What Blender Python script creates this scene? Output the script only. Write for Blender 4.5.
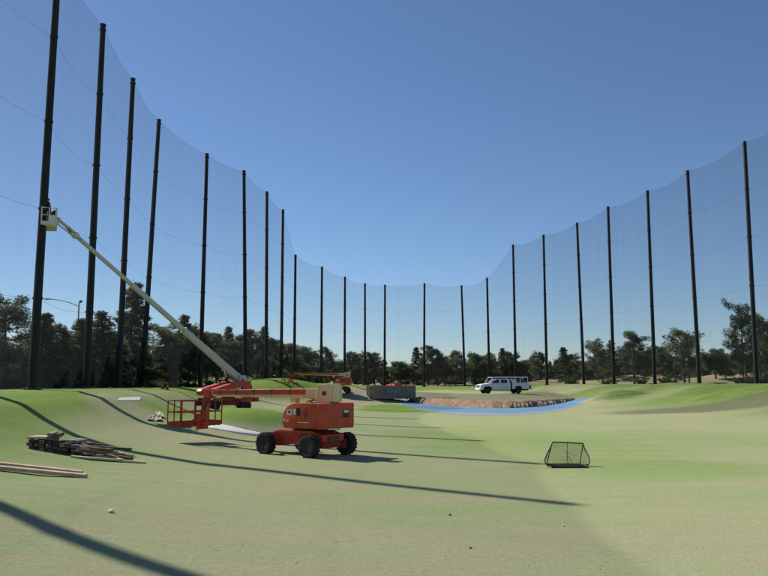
import bpy, bmesh, math, random
import numpy as np
from mathutils import Vector, Matrix, noise

for o in list(bpy.data.objects):
    bpy.data.objects.remove(o, do_unlink=True)
scn = bpy.context.scene
C = scn.collection
rad = math.radians

# ------------------------------------------------------------------ camera
EYE = 2.95
PITCH = 6.89
FPX = 770.0                     # focal length in pixels of the 768-wide photograph
cam_d = bpy.data.cameras.new('camera')
cam = bpy.data.objects.new('camera', cam_d)
C.objects.link(cam)
cam.location = (0, 0, EYE)
cam.rotation_euler = (rad(90 + PITCH), 0, 0)
cam_d.sensor_width = 36
cam_d.lens = 36 * FPX / 768
cam_d.clip_start = 0.1
cam_d.clip_end = 20000
scn.camera = cam

# ------------------------------------------------------------------ sky, sun, exposure
SUN_AZ = 51.5                   # degrees to the left of the view direction
SUN_EL = 42.0
SKY_SAT = 1.0
sun_dir = Vector((-math.sin(rad(SUN_AZ)) * math.cos(rad(SUN_EL)),
                  math.cos(rad(SUN_AZ)) * math.cos(rad(SUN_EL)), math.sin(rad(SUN_EL))))
world = bpy.data.worlds.new('World')
scn.world = world
world.use_nodes = True
nt = world.node_tree
nt.nodes.clear()
sky = nt.nodes.new('ShaderNodeTexSky')
sky.sky_type = 'NISHITA'
sky.sun_disc = False
sky.sun_elevation = rad(SUN_EL)
sky.sun_rotation = rad(-SUN_AZ)
sky.altitude = 0
sky.air_density = 0.88
sky.dust_density = 0.1
sky.ozone_density = 6.0
bg = nt.nodes.new('ShaderNodeBackground')
bg.inputs['Strength'].default_value = 0.08
wo = nt.nodes.new('ShaderNodeOutputWorld')
hsv = nt.nodes.new('ShaderNodeHueSaturation')     # the camera's vivid colour
hsv.inputs['Saturation'].default_value = SKY_SAT
nt.links.new(sky.outputs[0], hsv.inputs['Color'])
nt.links.new(hsv.outputs[0], bg.inputs[0])
nt.links.new(bg.outputs[0], wo.inputs[0])
sl = bpy.data.lights.new('sun', 'SUN')
sl.energy = 5.0
sl.angle = rad(0.53)
sl.color = (1.0, 0.94, 0.82)
so = bpy.data.objects.new('sun', sl)
C.objects.link(so)
so.rotation_euler = sun_dir.to_track_quat('Z', 'Y').to_euler()
so.location = (-60, 60, 80)
scn.view_settings.view_transform = 'Standard'
scn.view_settings.look = 'None'
scn.view_settings.exposure = 0.322
scn.view_settings.gamma = 1.0
scn.view_settings.use_curve_mapping = False

# ------------------------------------------------------------------ pixel helpers
_cp, _sp = math.cos(rad(PITCH)), math.sin(rad(PITCH))


def ray(px, py):
    x = (px - 384) / FPX
    y = (288 - py) / FPX
    return Vector((x, _cp - y * _sp, _sp + y * _cp))


def at(px, py, Y):
    r = ray(px, py)
    return Vector((r.x / r.y * Y, Y, EYE + r.z / r.y * Y))


# ------------------------------------------------------------------ mesh builder
class MB:
    def __init__(self, M=None):
        self.v = []
        self.f = []
        self.M = M if M is not None else Matrix.Identity(4)

    def add(self, vs, fs):
        n = len(self.v)
        M = self.M
        self.v += [tuple(M @ Vector(p)) for p in vs]
        self.f += [tuple(i + n for i in f) for f in fs]
        return self

    def box(self, x0, x1, y0, y1, z0, z1):
        vs = [(x0, y0, z0), (x1, y0, z0), (x1, y1, z0), (x0, y1, z0),
              (x0, y0, z1), (x1, y0, z1), (x1, y1, z1), (x0, y1, z1)]
        fs = [(0, 3, 2, 1), (4, 5, 6, 7), (0, 1, 5, 4), (1, 2, 6, 5), (2, 3, 7, 6), (3, 0, 4, 7)]
        return self.add(vs, fs)

    def prism(self, prof, y0, y1, inset=None):
        """profile in (x,z), extruded along y"""
        n = len(prof)
        vs = [(p[0], y0, p[1]) for p in prof] + [(p[0], y1, p[1]) for p in prof]
        fs = [tuple(range(n - 1, -1, -1)), tuple(range(n, 2 * n))]
        for i in range(n):
            j = (i + 1) % n
            fs.append((i, j, n + j, n + i))
        return self.add(vs, fs)

    def tube(self, pts, r, n=6, cap=True, closed=False):
        pts = [Vector(p) for p in pts]
        k = len(pts)
        rs = r if isinstance(r, (list, tuple)) else [r] * k
        vs, fs = [], []
        up0 = None
        for i, p in enumerate(pts):
            if closed:
                d = pts[(i + 1) % k] - pts[i - 1]
            else:
                d = pts[min(i + 1, k - 1)] - pts[max(i - 1, 0)]
            d.normalize()
            if up0 is None:
                a = Vector((0, 0, 1)) if abs(d.z) < 0.9 else Vector((1, 0, 0))
                u = d.cross(a).normalized()
            else:
                u = (up0 - d * up0.dot(d)).normalized()
            up0 = u
            w = d.cross(u)
            for j in range(n):
                t = 2 * math.pi * j / n
                vs.append(p + (u * math.cos(t) + w * math.sin(t)) * rs[i])
        seg = k if closed else k - 1
        for i in range(seg):
            a, b = i * n, ((i + 1) % k) * n
            for j in range(n):
                jj = (j + 1) % n
                fs.append((a + j, a + jj, b + jj, b + j))
        if cap and not closed:
            fs.append(tuple(range(n - 1, -1, -1)))
            fs.append(tuple(range((k - 1) * n, k * n)))
        return self.add(vs, fs)

    def lathe(self, prof, n=20, axis='y'):
        """profile (r, h) revolved about axis"""
        vs, fs = [], []
        k = len(prof)
        for (r, h) in prof:
            for j in range(n):
                t = 2 * math.pi * j / n
                c, s = r * math.cos(t), r * math.sin(t)
                vs.append((c, h, s) if axis == 'y' else (c, s, h))
        for i in range(k - 1):
            for j in range(n):
                jj = (j + 1) % n
                fs.append((i * n + j, i * n + jj, (i + 1) * n + jj, (i + 1) * n + j))
        fs.append(tuple(range(n)))
        fs.append(tuple(range((k - 1) * n, k * n)))
        return self.add(vs, fs)

    def build(self, name, mat, parent=None, bevel=0, smooth=False, loc=None):
        me = bpy.data.meshes.new(name)
        me.from_pydata(self.v, [], self.f)
        bm = bmesh.new()
        bm.from_mesh(me)
        bmesh.ops.recalc_face_normals(bm, faces=bm.faces)
        if bevel:
            es = [e for e in bm.edges if len(e.link_faces) == 2 and e.calc_face_angle(0) > 0.5]
            bmesh.ops.bevel(bm, geom=es, offset=bevel, segments=2, profile=0.6, affect='EDGES', clamp_overlap=True)
        bm.to_mesh(me)
        bm.free()
        if smooth:
            me.polygons.foreach_set('use_smooth', [True] * len(me.polygons))
            try:
                me.set_sharp_from_angle(angle=rad(38))
            except Exception:
                pass
        o = bpy.data.objects.new(name, me)
        C.objects.link(o)
        if mat:
            me.materials.append(mat)
        if parent:
            o.parent = parent
        if loc is not None:
            o.location = loc
        return o


def np_mesh(name, V, F, mat, parent=None, smooth=False):
    me = bpy.data.meshes.new(name)
    F = np.asarray(F, dtype=np.int32)
    V = np.asarray(V, dtype=np.float32)
    k = F.shape[1]
    me.vertices.add(len(V))
    me.vertices.foreach_set('co', V.ravel())
    me.loops.add(F.size)
    me.loops.foreach_set('vertex_index', F.ravel())
    me.polygons.add(len(F))
    me.polygons.foreach_set('loop_start', np.arange(0, F.size, k, dtype=np.int32))
    if smooth:
        me.polygons.foreach_set('use_smooth', np.ones(len(F), dtype=bool))
    me.update(calc_edges=True)
    me.validate()
    if mat:
        me.materials.append(mat)
    o = bpy.data.objects.new(name, me)
    C.objects.link(o)
    if parent:
        o.parent = parent
    return o


def tag(o, label=None, cat=None, group=None, kind=None):
    if label: o['label'] = label
    if cat: o['category'] = cat
    if group: o['group'] = group
    if kind: o['kind'] = kind
    return o


def empty(name, loc, label=None, cat=None, group=None, rz=0):
    o = bpy.data.objects.new(name, None)
    C.objects.link(o)
    o.location = loc
    o.rotation_euler = (0, 0, rz)
    o.empty_display_size = 0.2
    return tag(o, label, cat, group)


def copy_tree(o, parent=None):
    c = o.copy()
    C.objects.link(c)
    c.parent = parent
    for ch in list(o.children):
        copy_tree(ch, c)
    return c


# ------------------------------------------------------------------ materials
def mat(name, col, rough=0.7, metal=0.0, spec=0.4, var=0.0, vscale=3.0, bump=0.0, bscale=20.0,
        dirt=None, dirt_amt=0.0, dirt_scale=2.0, random_obj=0.0):
    m = bpy.data.materials.new(name)
    m.use_nodes = True
    n = m.node_tree
    p = n.nodes['Principled BSDF']
    p.inputs['Base Color'].default_value = (*col, 1)
    p.inputs['Roughness'].default_value = rough
    p.inputs['Metallic'].default_value = metal
    p.inputs['Specular IOR Level'].default_value = spec
    tc = n.nodes.new('ShaderNodeTexCoord')
    src = None
    if var or dirt:
        nz = n.nodes.new('ShaderNodeTexNoise')
        nz.inputs['Scale'].default_value = vscale
        nz.inputs['Detail'].default_value = 6
        n.links.new(tc.outputs['Object'], nz.inputs['Vector'])
        mx = n.nodes.new('ShaderNodeMix')
        mx.data_type = 'RGBA'
        mx.inputs['A'].default_value = (*[c * (1 - var) for c in col], 1)
        mx.inputs['B'].default_value = (*[min(1, c * (1 + var)) for c in col], 1)
        mr = n.nodes.new('ShaderNodeMapRange')
        mr.inputs['From Min'].default_value = 0.3
        mr.inputs['From Max'].default_value = 0.7
        n.links.new(nz.outputs['Fac'], mr.inputs['Value'])
        n.links.new(mr.outputs[0], mx.inputs['Factor'])
        src = mx.outputs['Result']
        if dirt:
            nz2 = n.nodes.new('ShaderNodeTexNoise')
            nz2.inputs['Scale'].default_value = dirt_scale
            nz2.inputs['Detail'].default_value = 8
            nz2.inputs['Roughness'].default_value = 0.7
            n.links.new(tc.outputs['Object'], nz2.inputs['Vector'])
            mr2 = n.nodes.new('ShaderNodeMapRange')
            mr2.inputs['From Min'].default_value = 0.48
            mr2.inputs['From Max'].default_value = 0.68
            mr2.inputs['To Max'].default_value = dirt_amt
            n.links.new(nz2.outputs['Fac'], mr2.inputs['Value'])
            mx2 = n.nodes.new('ShaderNodeMix')
            mx2.data_type = 'RGBA'
            mx2.inputs['B'].default_value = (*dirt, 1)
            n.links.new(mr2.outputs[0], mx2.inputs['Factor'])
            n.links.new(src, mx2.inputs['A'])
            src = mx2.outputs['Result']
    if random_obj:
        oi = n.nodes.new('ShaderNodeObjectInfo')
        hs = n.nodes.new('ShaderNodeHueSaturation')
        mrv = n.nodes.new('ShaderNodeMapRange')
        mrv.inputs['To Min'].default_value = 1 - random_obj
        mrv.inputs['To Max'].default_value = 1 + random_obj
        n.links.new(oi.outputs['Random'], mrv.inputs['Value'])
        n.links.new(mrv.outputs[0], hs.inputs['Value'])
        if src is not None:
            n.links.new(src, hs.inputs['Color'])
        else:
            hs.inputs['Color'].default_value = (*col, 1)
        src = hs.outputs['Color']
    if src is not None:
        n.links.new(src, p.inputs['Base Color'])
    if bump:
        nb = n.nodes.new('ShaderNodeTexNoise')
        nb.inputs['Scale'].default_value = bscale
        nb.inputs['Detail'].default_value = 6
        n.links.new(tc.outputs['Object'], nb.inputs['Vector'])
        bp = n.nodes.new('ShaderNodeBump')
        bp.inputs['Strength'].default_value = bump
        bp.inputs['Distance'].default_value = 0.03
        n.links.new(nb.outputs['Fac'], bp.inputs['Height'])
        n.links.new(bp.outputs['Normal'], p.inputs['Normal'])
    return m


M = {}
M['pole'] = mat('dark_pole_steel', (0.018, 0.018, 0.02), 0.6, var=0.25, vscale=0.8, spec=0.25)
M['cable'] = mat('dark_cable', (0.03, 0.03, 0.03), 0.8)
M['orange'] = mat('faded_orange_paint', (0.53, 0.06, 0.018), 0.5, var=0.12, vscale=2.5, dirt=(0.25, 0.16, 0.1), dirt_amt=0.4, dirt_scale=2.2, spec=0.35)
M['darkorange'] = mat('dull_red_paint', (0.34, 0.036, 0.018), 0.6, var=0.2, vscale=3, dirt=(0.15, 0.1, 0.07), dirt_amt=0.5, spec=0.3)
M['cream'] = mat('cream_paint', (0.8, 0.64, 0.36), 0.55, var=0.1, vscale=1.5, dirt=(0.2, 0.15, 0.09), dirt_amt=0.45, dirt_scale=1.5)
M['greyboom'] = mat('pale_grey_paint', (0.52, 0.51, 0.46), 0.5, var=0.08, vscale=1.2, dirt=(0.22, 0.2, 0.15), dirt_amt=0.4, dirt_scale=1.2)
M['basket'] = mat('pale_cream_rail_paint', (0.68, 0.64, 0.55), 0.55, var=0.08)
M['tyre'] = mat('dusty_black_rubber', (0.022, 0.021, 0.02), 0.85, var=0.3, vscale=8, dirt=(0.09, 0.075, 0.055), dirt_amt=0.5, dirt_scale=4)
M['rim'] = mat('dirty_grey_rim', (0.07, 0.07, 0.072), 0.6, var=0.3, vscale=8)
M['black'] = mat('black_metal', (0.015, 0.015, 0.016), 0.6, var=0.2)
M['dark'] = mat('dark_grey_steel', (0.05, 0.05, 0.05), 0.55, var=0.3, vscale=4)
M['chrome'] = mat('bare_cylinder_rod', (0.5, 0.5, 0.5), 0.25, metal=1.0)
M['decal'] = mat('white_decal', (0.72, 0.7, 0.68), 0.6, var=0.05)
M['white'] = mat('white_truck_paint', (0.74, 0.75, 0.76), 0.35, var=0.04, dirt=(0.4, 0.37, 0.32), dirt_amt=0.25)
M['glass'] = mat('dark_tinted_glass', (0.015, 0.018, 0.02), 0.06, spec=0.7)
M['lamp'] = mat('clear_headlight', (0.6, 0.6, 0.58), 0.15)
M['redlamp'] = mat('red_lens', (0.4, 0.02, 0.015), 0.2)
M['dump'] = mat('weathered_tan_steel', (0.25, 0.215, 0.17), 0.8, var=0.15, dirt=(0.16, 0.09, 0.05), dirt_amt=0.6, dirt_scale=1.4)
M['dumpblue'] = mat('worn_blue_paint', (0.14, 0.17, 0.24), 0.7, var=0.2, dirt=(0.3, 0.25, 0.2), dirt_amt=0.7, dirt_scale=2)
M['redtarp'] = mat('red_tarp', (0.55, 0.05, 0.03), 0.6, var=0.15)
M['wood'] = mat('pale_cut_lumber', (0.5, 0.36, 0.25), 0.8, var=0.2, vscale=5, bump=0.3, random_obj=0.12)
M['oldwood'] = mat('dark_weathered_timber', (0.13, 0.085, 0.06), 0.9, var=0.35, vscale=5, dirt=(0.3, 0.23, 0.17), dirt_amt=0.35, bump=0.5, random_obj=0.45)
M['greywood'] = mat('grey_weathered_timber', (0.28, 0.24, 0.2), 0.9, var=0.3, vscale=5, bump=0.5, random_obj=0.35)
M['cone'] = mat('traffic_cone_orange', (0.5, 0.07, 0.02), 0.6, var=0.1)
M['liner'] = mat('white_pond_liner', (0.72, 0.7, 0.68), 0.7, var=0.06)
M['paper'] = mat('crumpled_white_paper', (0.75, 0.74, 0.72), 0.8)
M['tan'] = mat('tan_cardboard', (0.6, 0.45, 0.32), 0.85, var=0.12)
M['net_cord'] = mat('black_net_cord', (0.025, 0.024, 0.024), 0.8)
M['galv'] = mat('galvanised_steel', (0.2, 0.2, 0.2), 0.5, metal=0.4, var=0.1)
M['dirt'] = mat('rust_brown_soil', (0.25, 0.15, 0.088), 0.95, var=0.35, vscale=0.9, dirt=(0.42, 0.31, 0.21), dirt_amt=0.75, dirt_scale=0.8, bump=0.7, bscale=3)
M['stake'] = mat('pale_rough_lumber', (0.45, 0.34, 0.23), 0.9, var=0.2, random_obj=0.25)
M['trunk'] = mat('grey_brown_bark', (0.075, 0.055, 0.042), 0.95, var=0.3, vscale=4, bump=0.6, bscale=8)
M['stone'] = mat('grey_clod', (0.12, 0.1, 0.075), 0.95, var=0.3)


def foliage(name, a, b):
    m = bpy.data.materials.new(name)
    m.use_nodes = True
    n = m.node_tree
    p = n.nodes['Principled BSDF']
    p.inputs['Roughness'].default_value = 0.65
    p.inputs['Specular IOR Level'].default_value = 0.2
    tc = n.nodes.new('ShaderNodeTexCoord')
    nz = n.nodes.new('ShaderNodeTexNoise')
    nz.inputs['Scale'].default_value = 1.3
    nz.inputs['Detail'].default_value = 4
    n.links.new(tc.outputs['Object'], nz.inputs['Vector'])
    mr = n.nodes.new('ShaderNodeMapRange')
    mr.inputs['From Min'].default_value = 0.33
    mr.inputs['From Max'].default_value = 0.67
    n.links.new(nz.outputs['Fac'], mr.inputs['Value'])
    mx = n.nodes.new('ShaderNodeMix')
    mx.data_type = 'RGBA'
    mx.inputs['A'].default_value = (*a, 1)
    mx.inputs['B'].default_value = (*b, 1)
    n.links.new(mr.outputs[0], mx.inputs['Factor'])
    oi = n.nodes.new('ShaderNodeObjectInfo')
    mrv = n.nodes.new('ShaderNodeMapRange')
    mrv.inputs['To Min'].default_value = 0.75
    mrv.inputs['To Max'].default_value = 1.3
    n.links.new(oi.outputs['Random'], mrv.inputs['Value'])
    hs = n.nodes.new('ShaderNodeHueSaturation')
    n.links.new(mrv.outputs[0], hs.inputs['Value'])
    n.links.new(mx.outputs['Result'], hs.inputs['Color'])
    n.links.new(hs.outputs['Color'], p.inputs['Base Color'])
    tr = n.nodes.new('ShaderNodeBsdfTranslucent')
    n.links.new(hs.outputs['Color'], tr.inputs['Color'])
    ms = n.nodes.new('ShaderNodeMixShader')
    ms.inputs[0].default_value = 0.48
    n.links.new(p.outputs[0], ms.inputs[1])
    n.links.new(tr.outputs[0], ms.inputs[2])
    n.links.new(ms.outputs[0], n.nodes['Material Output'].inputs['Surface'])
    return m


M['pine'] = foliage('dark_pine_needles', (0.07, 0.094, 0.05), (0.125, 0.155, 0.075))
M['olive'] = foliage('olive_leaves', (0.09, 0.105, 0.052), (0.155, 0.165, 0.085))
M['fresh'] = foliage('fresh_green_leaves', (0.055, 0.085, 0.022), (0.12, 0.17, 0.045))
M['paleleaf'] = foliage('pale_dry_leaves', (0.075, 0.085, 0.045), (0.13, 0.135, 0.075))


def net_material(name, cover, col=(0.062, 0.066, 0.072)):
    """fine knotted mesh, cords far below a pixel: partial coverage with soft vertical folds"""
    m = bpy.data.materials.new(name)
    m.use_nodes = True
    n = m.node_tree
    n.nodes.remove(n.nodes['Principled BSDF'])
    df = n.nodes.new('ShaderNodeBsdfDiffuse'); df.inputs[0].default_value = (*col, 1)
    tl = n.nodes.new('ShaderNodeBsdfTranslucent'); tl.inputs[0].default_value = (*col, 1)
    md_ = n.nodes.new('ShaderNodeMixShader'); md_.inputs[0].default_value = 0.5
    n.links.new(df.outputs[0], md_.inputs[1]); n.links.new(tl.outputs[0], md_.inputs[2])
    tp_ = n.nodes.new('ShaderNodeBsdfTransparent')
    ma = n.nodes.new('ShaderNodeMixShader')
    n.links.new(tp_.outputs[0], ma.inputs[1]); n.links.new(md_.outputs[0], ma.inputs[2])
    n.links.new(ma.outputs[0], n.nodes['Material Output'].inputs['Surface'])
    tc = n.nodes.new('ShaderNodeTexCoord')
    mp = n.nodes.new('ShaderNodeMapping')
    mp.inputs['Scale'].default_value = (0.5, 0.5, 0.015)
    n.links.new(tc.outputs['Object'], mp.inputs['Vector'])
    nz = n.nodes.new('ShaderNodeTexNoise')
    nz.inputs['Scale'].default_value = 1.6
    nz.inputs['Detail'].default_value = 5
    n.links.new(mp.outputs[0], nz.inputs['Vector'])
    mr = n.nodes.new('ShaderNodeMapRange')
    mr.inputs['From Min'].default_value = 0.3
    mr.inputs['From Max'].default_value = 0.7
    mr.inputs['To Min'].default_value = cover * 0.9
    mr.inputs['To Max'].default_value = cover * 1.1
    n.links.new(nz.outputs['Fac'], mr.inputs['Value'])
    n.links.new(mr.outputs[0], ma.inputs[0])
    return m


M['net'] = net_material('black_sports_netting', 0.2)
M['netfar'] = net_material('black_sports_netting_back', 0.15)
M['screen'] = net_material('dark_windscreen_mesh', 0.8, (0.02, 0.02, 0.02))

# ------------------------------------------------------------------ the poles: where they stand
# (base px x, base px y, top px x, top px y, nominal height)
POLE_PX = [
    (32, 390, 59, -45, 30), (86, 388, 103, 25, 30), (118, 388, 133, 79, 30), (142, 387, 159, 120, 30),
    (200, 388, 207, 154, 30), (245.5, 384, 244, 171, 30), (266, 384, 267, 192, 30), (281, 383, 283, 210, 30),
    (294, 384, 295.5, 255, 24), (321, 385, 322, 267, 24), (344.5, 386, 345, 277, 24), (365, 386, 365, 283.5, 24),
    (384.5, 386, 385, 285, 24), (424, 387, 424.5, 283.5, 24), (465, 387, 461.5, 285.5, 24), (489.5, 386, 487, 278, 24),
    (516, 386, 513, 245, 30), (547, 385, 543.5, 235, 30), (584, 385, 577, 223, 30), (614, 384, 608, 207, 30),
    (655, 385, 647.5, 191, 30), (699.5, 385, 687.5, 171, 30), (757, 385, 744.5, 142, 30)]
POLES = []      # (base Vector, top Vector, H)
for i_, (bx, by, tx, ty, H) in enumerate(POLE_PX):
    rb, rt = ray(bx, by), ray(tx, ty)
    d = H / (rt.z / rt.y - rb.z / rb.y)
    POLES.append((at(bx, by, d), at(tx, ty, d), H))
pl0 = POLES[0][0]
LEFT_OFF = [Vector((-22.6, 15.6, 2.3)), Vector((-23.2, 27.9, 2.3)), Vector((-23.6, 41.4, 2.3))]
pr = POLES[-1][0]
dr = (POLES[-1][0] - POLES[-2][0])
RIGHT_OFF = [pr + dr, pr + dr * 2]
for p in RIGHT_OFF: p.z = pr.z
POLES = [(p, p + Vector((0, 0, 30)), 30) for p in LEFT_OFF] + POLES + [(p, p + Vector((0, 0, 30)), 30) for p in RIGHT_OFF]

# ------------------------------------------------------------------ terrain
WALL = np.array([[p[0].x, p[0].y] for p in POLES])
WALLZ = np.array([p[0].z for p in POLES])
# widen factor of the inner slope per pole (left steep, back and right longer)
WALLW = np.array([1.0] * 8 + [1.2, 1.5, 1.8] + [2.2] * 8 + [1.8] * 4 + [1.6] * (len(POLES) - 23))
PROF_S = np.array([0, 4.6, 6.7, 8.5, 10.2, 11.9, 13.3, 16.8, 22])
PROF_H = np.array([1.0, 0.98, 0.83, 0.52, 0.29, 0.17, 0.09, 0.012, 0])
BANK_X = np.array([2.0, 4.1, 6, 7.8, 9.7, 11.6, 13.5, 16, 18.4, 21, 23.5, 26, 28])
BANK_Y = np.array([106, 102, 96.0, 91, 87, 84.6, 84.3, 86.5, 90, 94.5, 99, 103, 107])


def sstep(a, b, x):
    t = np.clip((x - a) / (b - a), 0, 1)
    return t * t * (3 - 2 * t)


MOUNDS = [  # x, y, rx, ry, height
    (-3.0, 108.0, 5.0, 6.0, 1.75),         # mounds by the far lift
    (-14.0, 106.0, 6.5, 6.0, 0.8),
    (28.0, 94.0, 3.0, 3.6, 1.0),        # bank right of the blue hazard
    (33.0, 84.0, 7.0, 5.0, 0.45),
    (-9.5, 15.5, 5.0, 5.0, 0.5),         # swell toward the tee on the left
    (24.0, 60.0, 8.0, 6.0, 0.25),
    (13.0, 44.0, 7.0, 6.0, 0.22),
    (44.0, 77.0, 5.0, 5.0, 0.55),
    (36.0, 98.0, 6.0, 5.0, 0.35),
    (55.0, 165.0, 9.0, 6.0, 2.3),        # sandy mounds out on the course
    (70.0, 150.0, 14.0, 6.0, 1.4),
    (38.0, 172.0, 9.0, 6.0, 1.3),
    (80.0, 175.0, 14.0, 8.0, 2.6),
    (-28.0, 128.0, 7.0, 5.0, 2.4),       # grey spoil mound behind the left netting
]


def wall_dist(X, Y):
    """distance to the pole line, interpolated base height, slope width, inside flag"""
    best = np.full(X.shape, 1e9)
    zb = np.zeros(X.shape)
    wb = np.ones(X.shape)
    for i in range(len(WALL) - 1):
        a, b = WALL[i], WALL[i + 1]
        ab = b - a
        t = np.clip(((X - a[0]) * ab[0] + (Y - a[1]) * ab[1]) / (ab @ ab), 0, 1)
        d = np.hypot(X - a[0] - t * ab[0], Y - a[1] - t * ab[1])
        m = d < best
        best = np.where(m, d, best)
        zb = np.where(m, WALLZ[i] + t * (WALLZ[i + 1] - WALLZ[i]), zb)
        wb = np.where(m, WALLW[i] + t * (WALLW[i + 1] - WALLW[i]), wb)
    # inside test: polygon closed behind the camera
    poly = list(map(tuple, WALL)) + [(60, -60), (-22, -60)]
    ins = np.zeros(X.shape, bool)
    j = len(poly) - 1
    for i in range(len(poly)):
        xi, yi = poly[i]
        xj, yj = poly[j]
        cond = ((yi > Y) != (yj > Y)) & (X < (xj - xi) * (Y - yi) / (yj - yi + 1e-12) + xi)
        ins ^= cond
        j = i
    return best, zb, wb, ins


def vnoise(X, Y, seed):
    """cheap smooth sum-of-sines noise"""
    r = np.random.RandomState(seed)
    out = np.zeros(X.shape)
    for k in range(7):
        a = r.uniform(0, 2 * math.pi)
        f = r.uniform(0.6, 1.6)
        out += np.sin((X * math.cos(a) + Y * math.sin(a)) * f + r.uniform(0, 6.28))
    return out / 4.0


def height(X, Y):
    X = np.asarray(X, float)
    Y = np.asarray(Y, float)
    s, zb, wb, ins = wall_dist(X, Y)
    h_in = zb * np.interp(s / wb, PROF_S, PROF_H)
    h_out = zb + (2.2 - zb) * sstep(0, 40, s)
    z = np.where(ins, h_in, h_out)
    # truck plateau behind the soil bank
    yb = np.interp(X, BANK_X, BANK_Y)
    lat = sstep(-3.0, 5.0, X) * (1 - sstep(25.0, 31.0, X))
    pz = 0.70 + 0.57 * sstep(0, 20, Y - yb)
    plat = pz * sstep(0.7, 2.3, Y - yb) * lat
    z = np.where(ins, np.maximum(z, plat), z)
    for (mx, my, rx, ry, a) in MOUNDS:
        g = np.exp(-(((X - mx) / rx) ** 2 + ((Y - my) / ry) ** 2) * 1.0)
        z = z + a * g
    # the dome-like green mound behind the near lift
    q = ((X + 7.8) / 3.1) ** 2 + ((Y - 45.2) / 4.4) ** 2
    z = z + 1.2 * np.exp(-q ** 2)
    # gentle unevenness, none where the blue hazard lies
    flat = sstep(0, 4, np.hypot((X - 13) / 16.0, (Y - 84) / 20.0) * 10 - 10)
    z = z + flat * (0.05 * vnoise(X / 5.0, Y / 7.0, 3) + 0.02 * vnoise(X / 1.6, Y / 2.2, 5))
    # the course beyond rolls away
    z = z + np.where(ins, 0, 0.5 * vnoise(X / 30.0, Y / 30.0, 9) * sstep(15, 60, s))
    # rise under the tee line where the photograph is taken from
    z = z + 1.2 * (1 - sstep(-6, 6, Y)) * np.where(ins, 1, 0)
    return z


def gz(x, y):
    return float(height(np.array([x]), np.array([y]))[0])


def G(px, py, y0=8.0, y1=260.0):
    """first hit of a pixel's ray with the terrain"""
    r = ray(px, py)
    ys = np.arange(y0, y1, 0.1)
    xs = r.x / r.y * ys
    zs = EYE + r.z / r.y * ys
    hit = np.nonzero(zs <= height(xs, ys))[0]
    k = hit[0] if len(hit) else len(ys) - 1
    return Vector((xs[k], ys[k], float(height(xs[k:k + 1], ys[k:k + 1])[0])))


def axis_coords(fine0, fine1, step, far0, far1, grow=1.22):
    mid = list(np.arange(fine0, fine1 + 1e-6, step))
    s, v = step, fine1
    up = []
    while v < far1:
        s *= grow
        v += s
        up.append(v)
    s, v = step, fine0
    dn = []
    while v > far0:
        s *= grow
        v -= s
        dn.append(v)
    return np.array(dn[::-1] + mid + up)


gx = axis_coords(-34, 62, 0.5, -6000, 6000)
gy = axis_coords(4, 190, 0.5, -300, 9000)
GX, GY = np.meshgrid(gx, gy)
GZ = height(GX, GY)
# hollow the ground a little under the blue sheet
V = np.stack([GX, GY, GZ], -1).reshape(-1, 3)
nx, ny = len(gx), len(gy)
I = np.arange(nx * ny).reshape(ny, nx)
F = np.stack([I[:-1, :-1], I[:-1, 1:], I[1:, 1:], I[1:, :-1]], -1).reshape(-1, 4)

S, ZB, WB, INS = wall_dist(GX, GY)


def blob(px, py, rx, ry, rot=0.0, world=False):
    c = Vector((px, py, 0)) if world else G(px, py)
    dx, dy = GX - c.x, GY - c.y
    ca, sa = math.cos(rot), math.sin(rot)
    u = (dx * ca + dy * sa) / rx
    v = (-dx * sa + dy * ca) / ry
    wob = 1 + 0.25 * vnoise(GX / 3.0, GY / 3.0, int(abs(px * 7 + py)) % 1000)
    return 1 - sstep(0.55, 1.25, np.hypot(u, v) * wob)


# greenness: 0 dusty grey-tan turf, 1 fresh green turf
green = 0.53 + 0.08 * vnoise(GX / 7.0, GY / 5.0, 21)
green = np.where(INS, green + (0.75 - 0.33 * sstep(5, 25, GX)) * np.interp(S / WB, [0, 8, 12, 18], [1.0, 1.0, 0.45, 0.0]), 0.7)
for b in [(-7.8, 45.0, 4.4, 5.4), (-3.0, 108, 6, 6), (-14, 106, 8, 7), (27.5, 92, 4.5, 5), (1.5, 84, 4.5, 14)]:
    green = np.maximum(green, 1.25 * blob(b[0], b[1], b[2], b[3], 0, True))
for px, py, rx, ry, amt in [(650, 468, 5, 3.5, 0.22), (560, 447, 5, 6, 0.15), (690, 440, 8, 6, 0.1), (480, 432, 6, 8, 0.15),
                            (730, 395, 14, 9, 0.2), (640, 393, 9, 6, 0.1), (430, 440, 3, 8, 0.15)]:
    green = green + amt * blob(px, py, rx, ry)
dust = np.zeros(GX.shape)
for px, py, rx, ry, rot, amt in [(155, 432, 4.2, 7, 0.35, 0.6), (125, 411, 2.2, 7, 0.5, 0.7), (265, 404, 6, 9, 0, 0.7), (355, 397, 3.2, 12, 0.1, 0.9),
                            (640, 398, 9, 5.0, 0, 0.45), (590, 401, 2.4, 4.5, 0, 1.0), (640, 412, 12, 8, 0, 0.35), (560, 388, 6, 8, 0, 0.7),
                            (450, 560, 8, 3, 0.1, 0.3), (180, 540, 5, 3, 0.2, 0.3), (170, 397, 3, 10, 0, 0.5), (430, 391, 4, 8, 0, 0.5)]:
    dust = np.maximum(dust, amt * blob(px, py, rx, ry, rot))
dust = dust * (1 - blob(-7.8, 45.0, 5.0, 6.0, 0, True))
grey = np.zeros(GX.shape)
grey = np.maximum(grey, 1.0 * blob(735, 405.5, 13, 5.0))
yb_ = np.interp(GX, BANK_X, BANK_Y)
grey = np.maximum(grey, 0.85 * sstep(1.5, 3, GY - yb_) * (1 - sstep(18, 24, GY - yb_)) * sstep(2, 6, GX) * (1 - sstep(24, 27, GX)))
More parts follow.
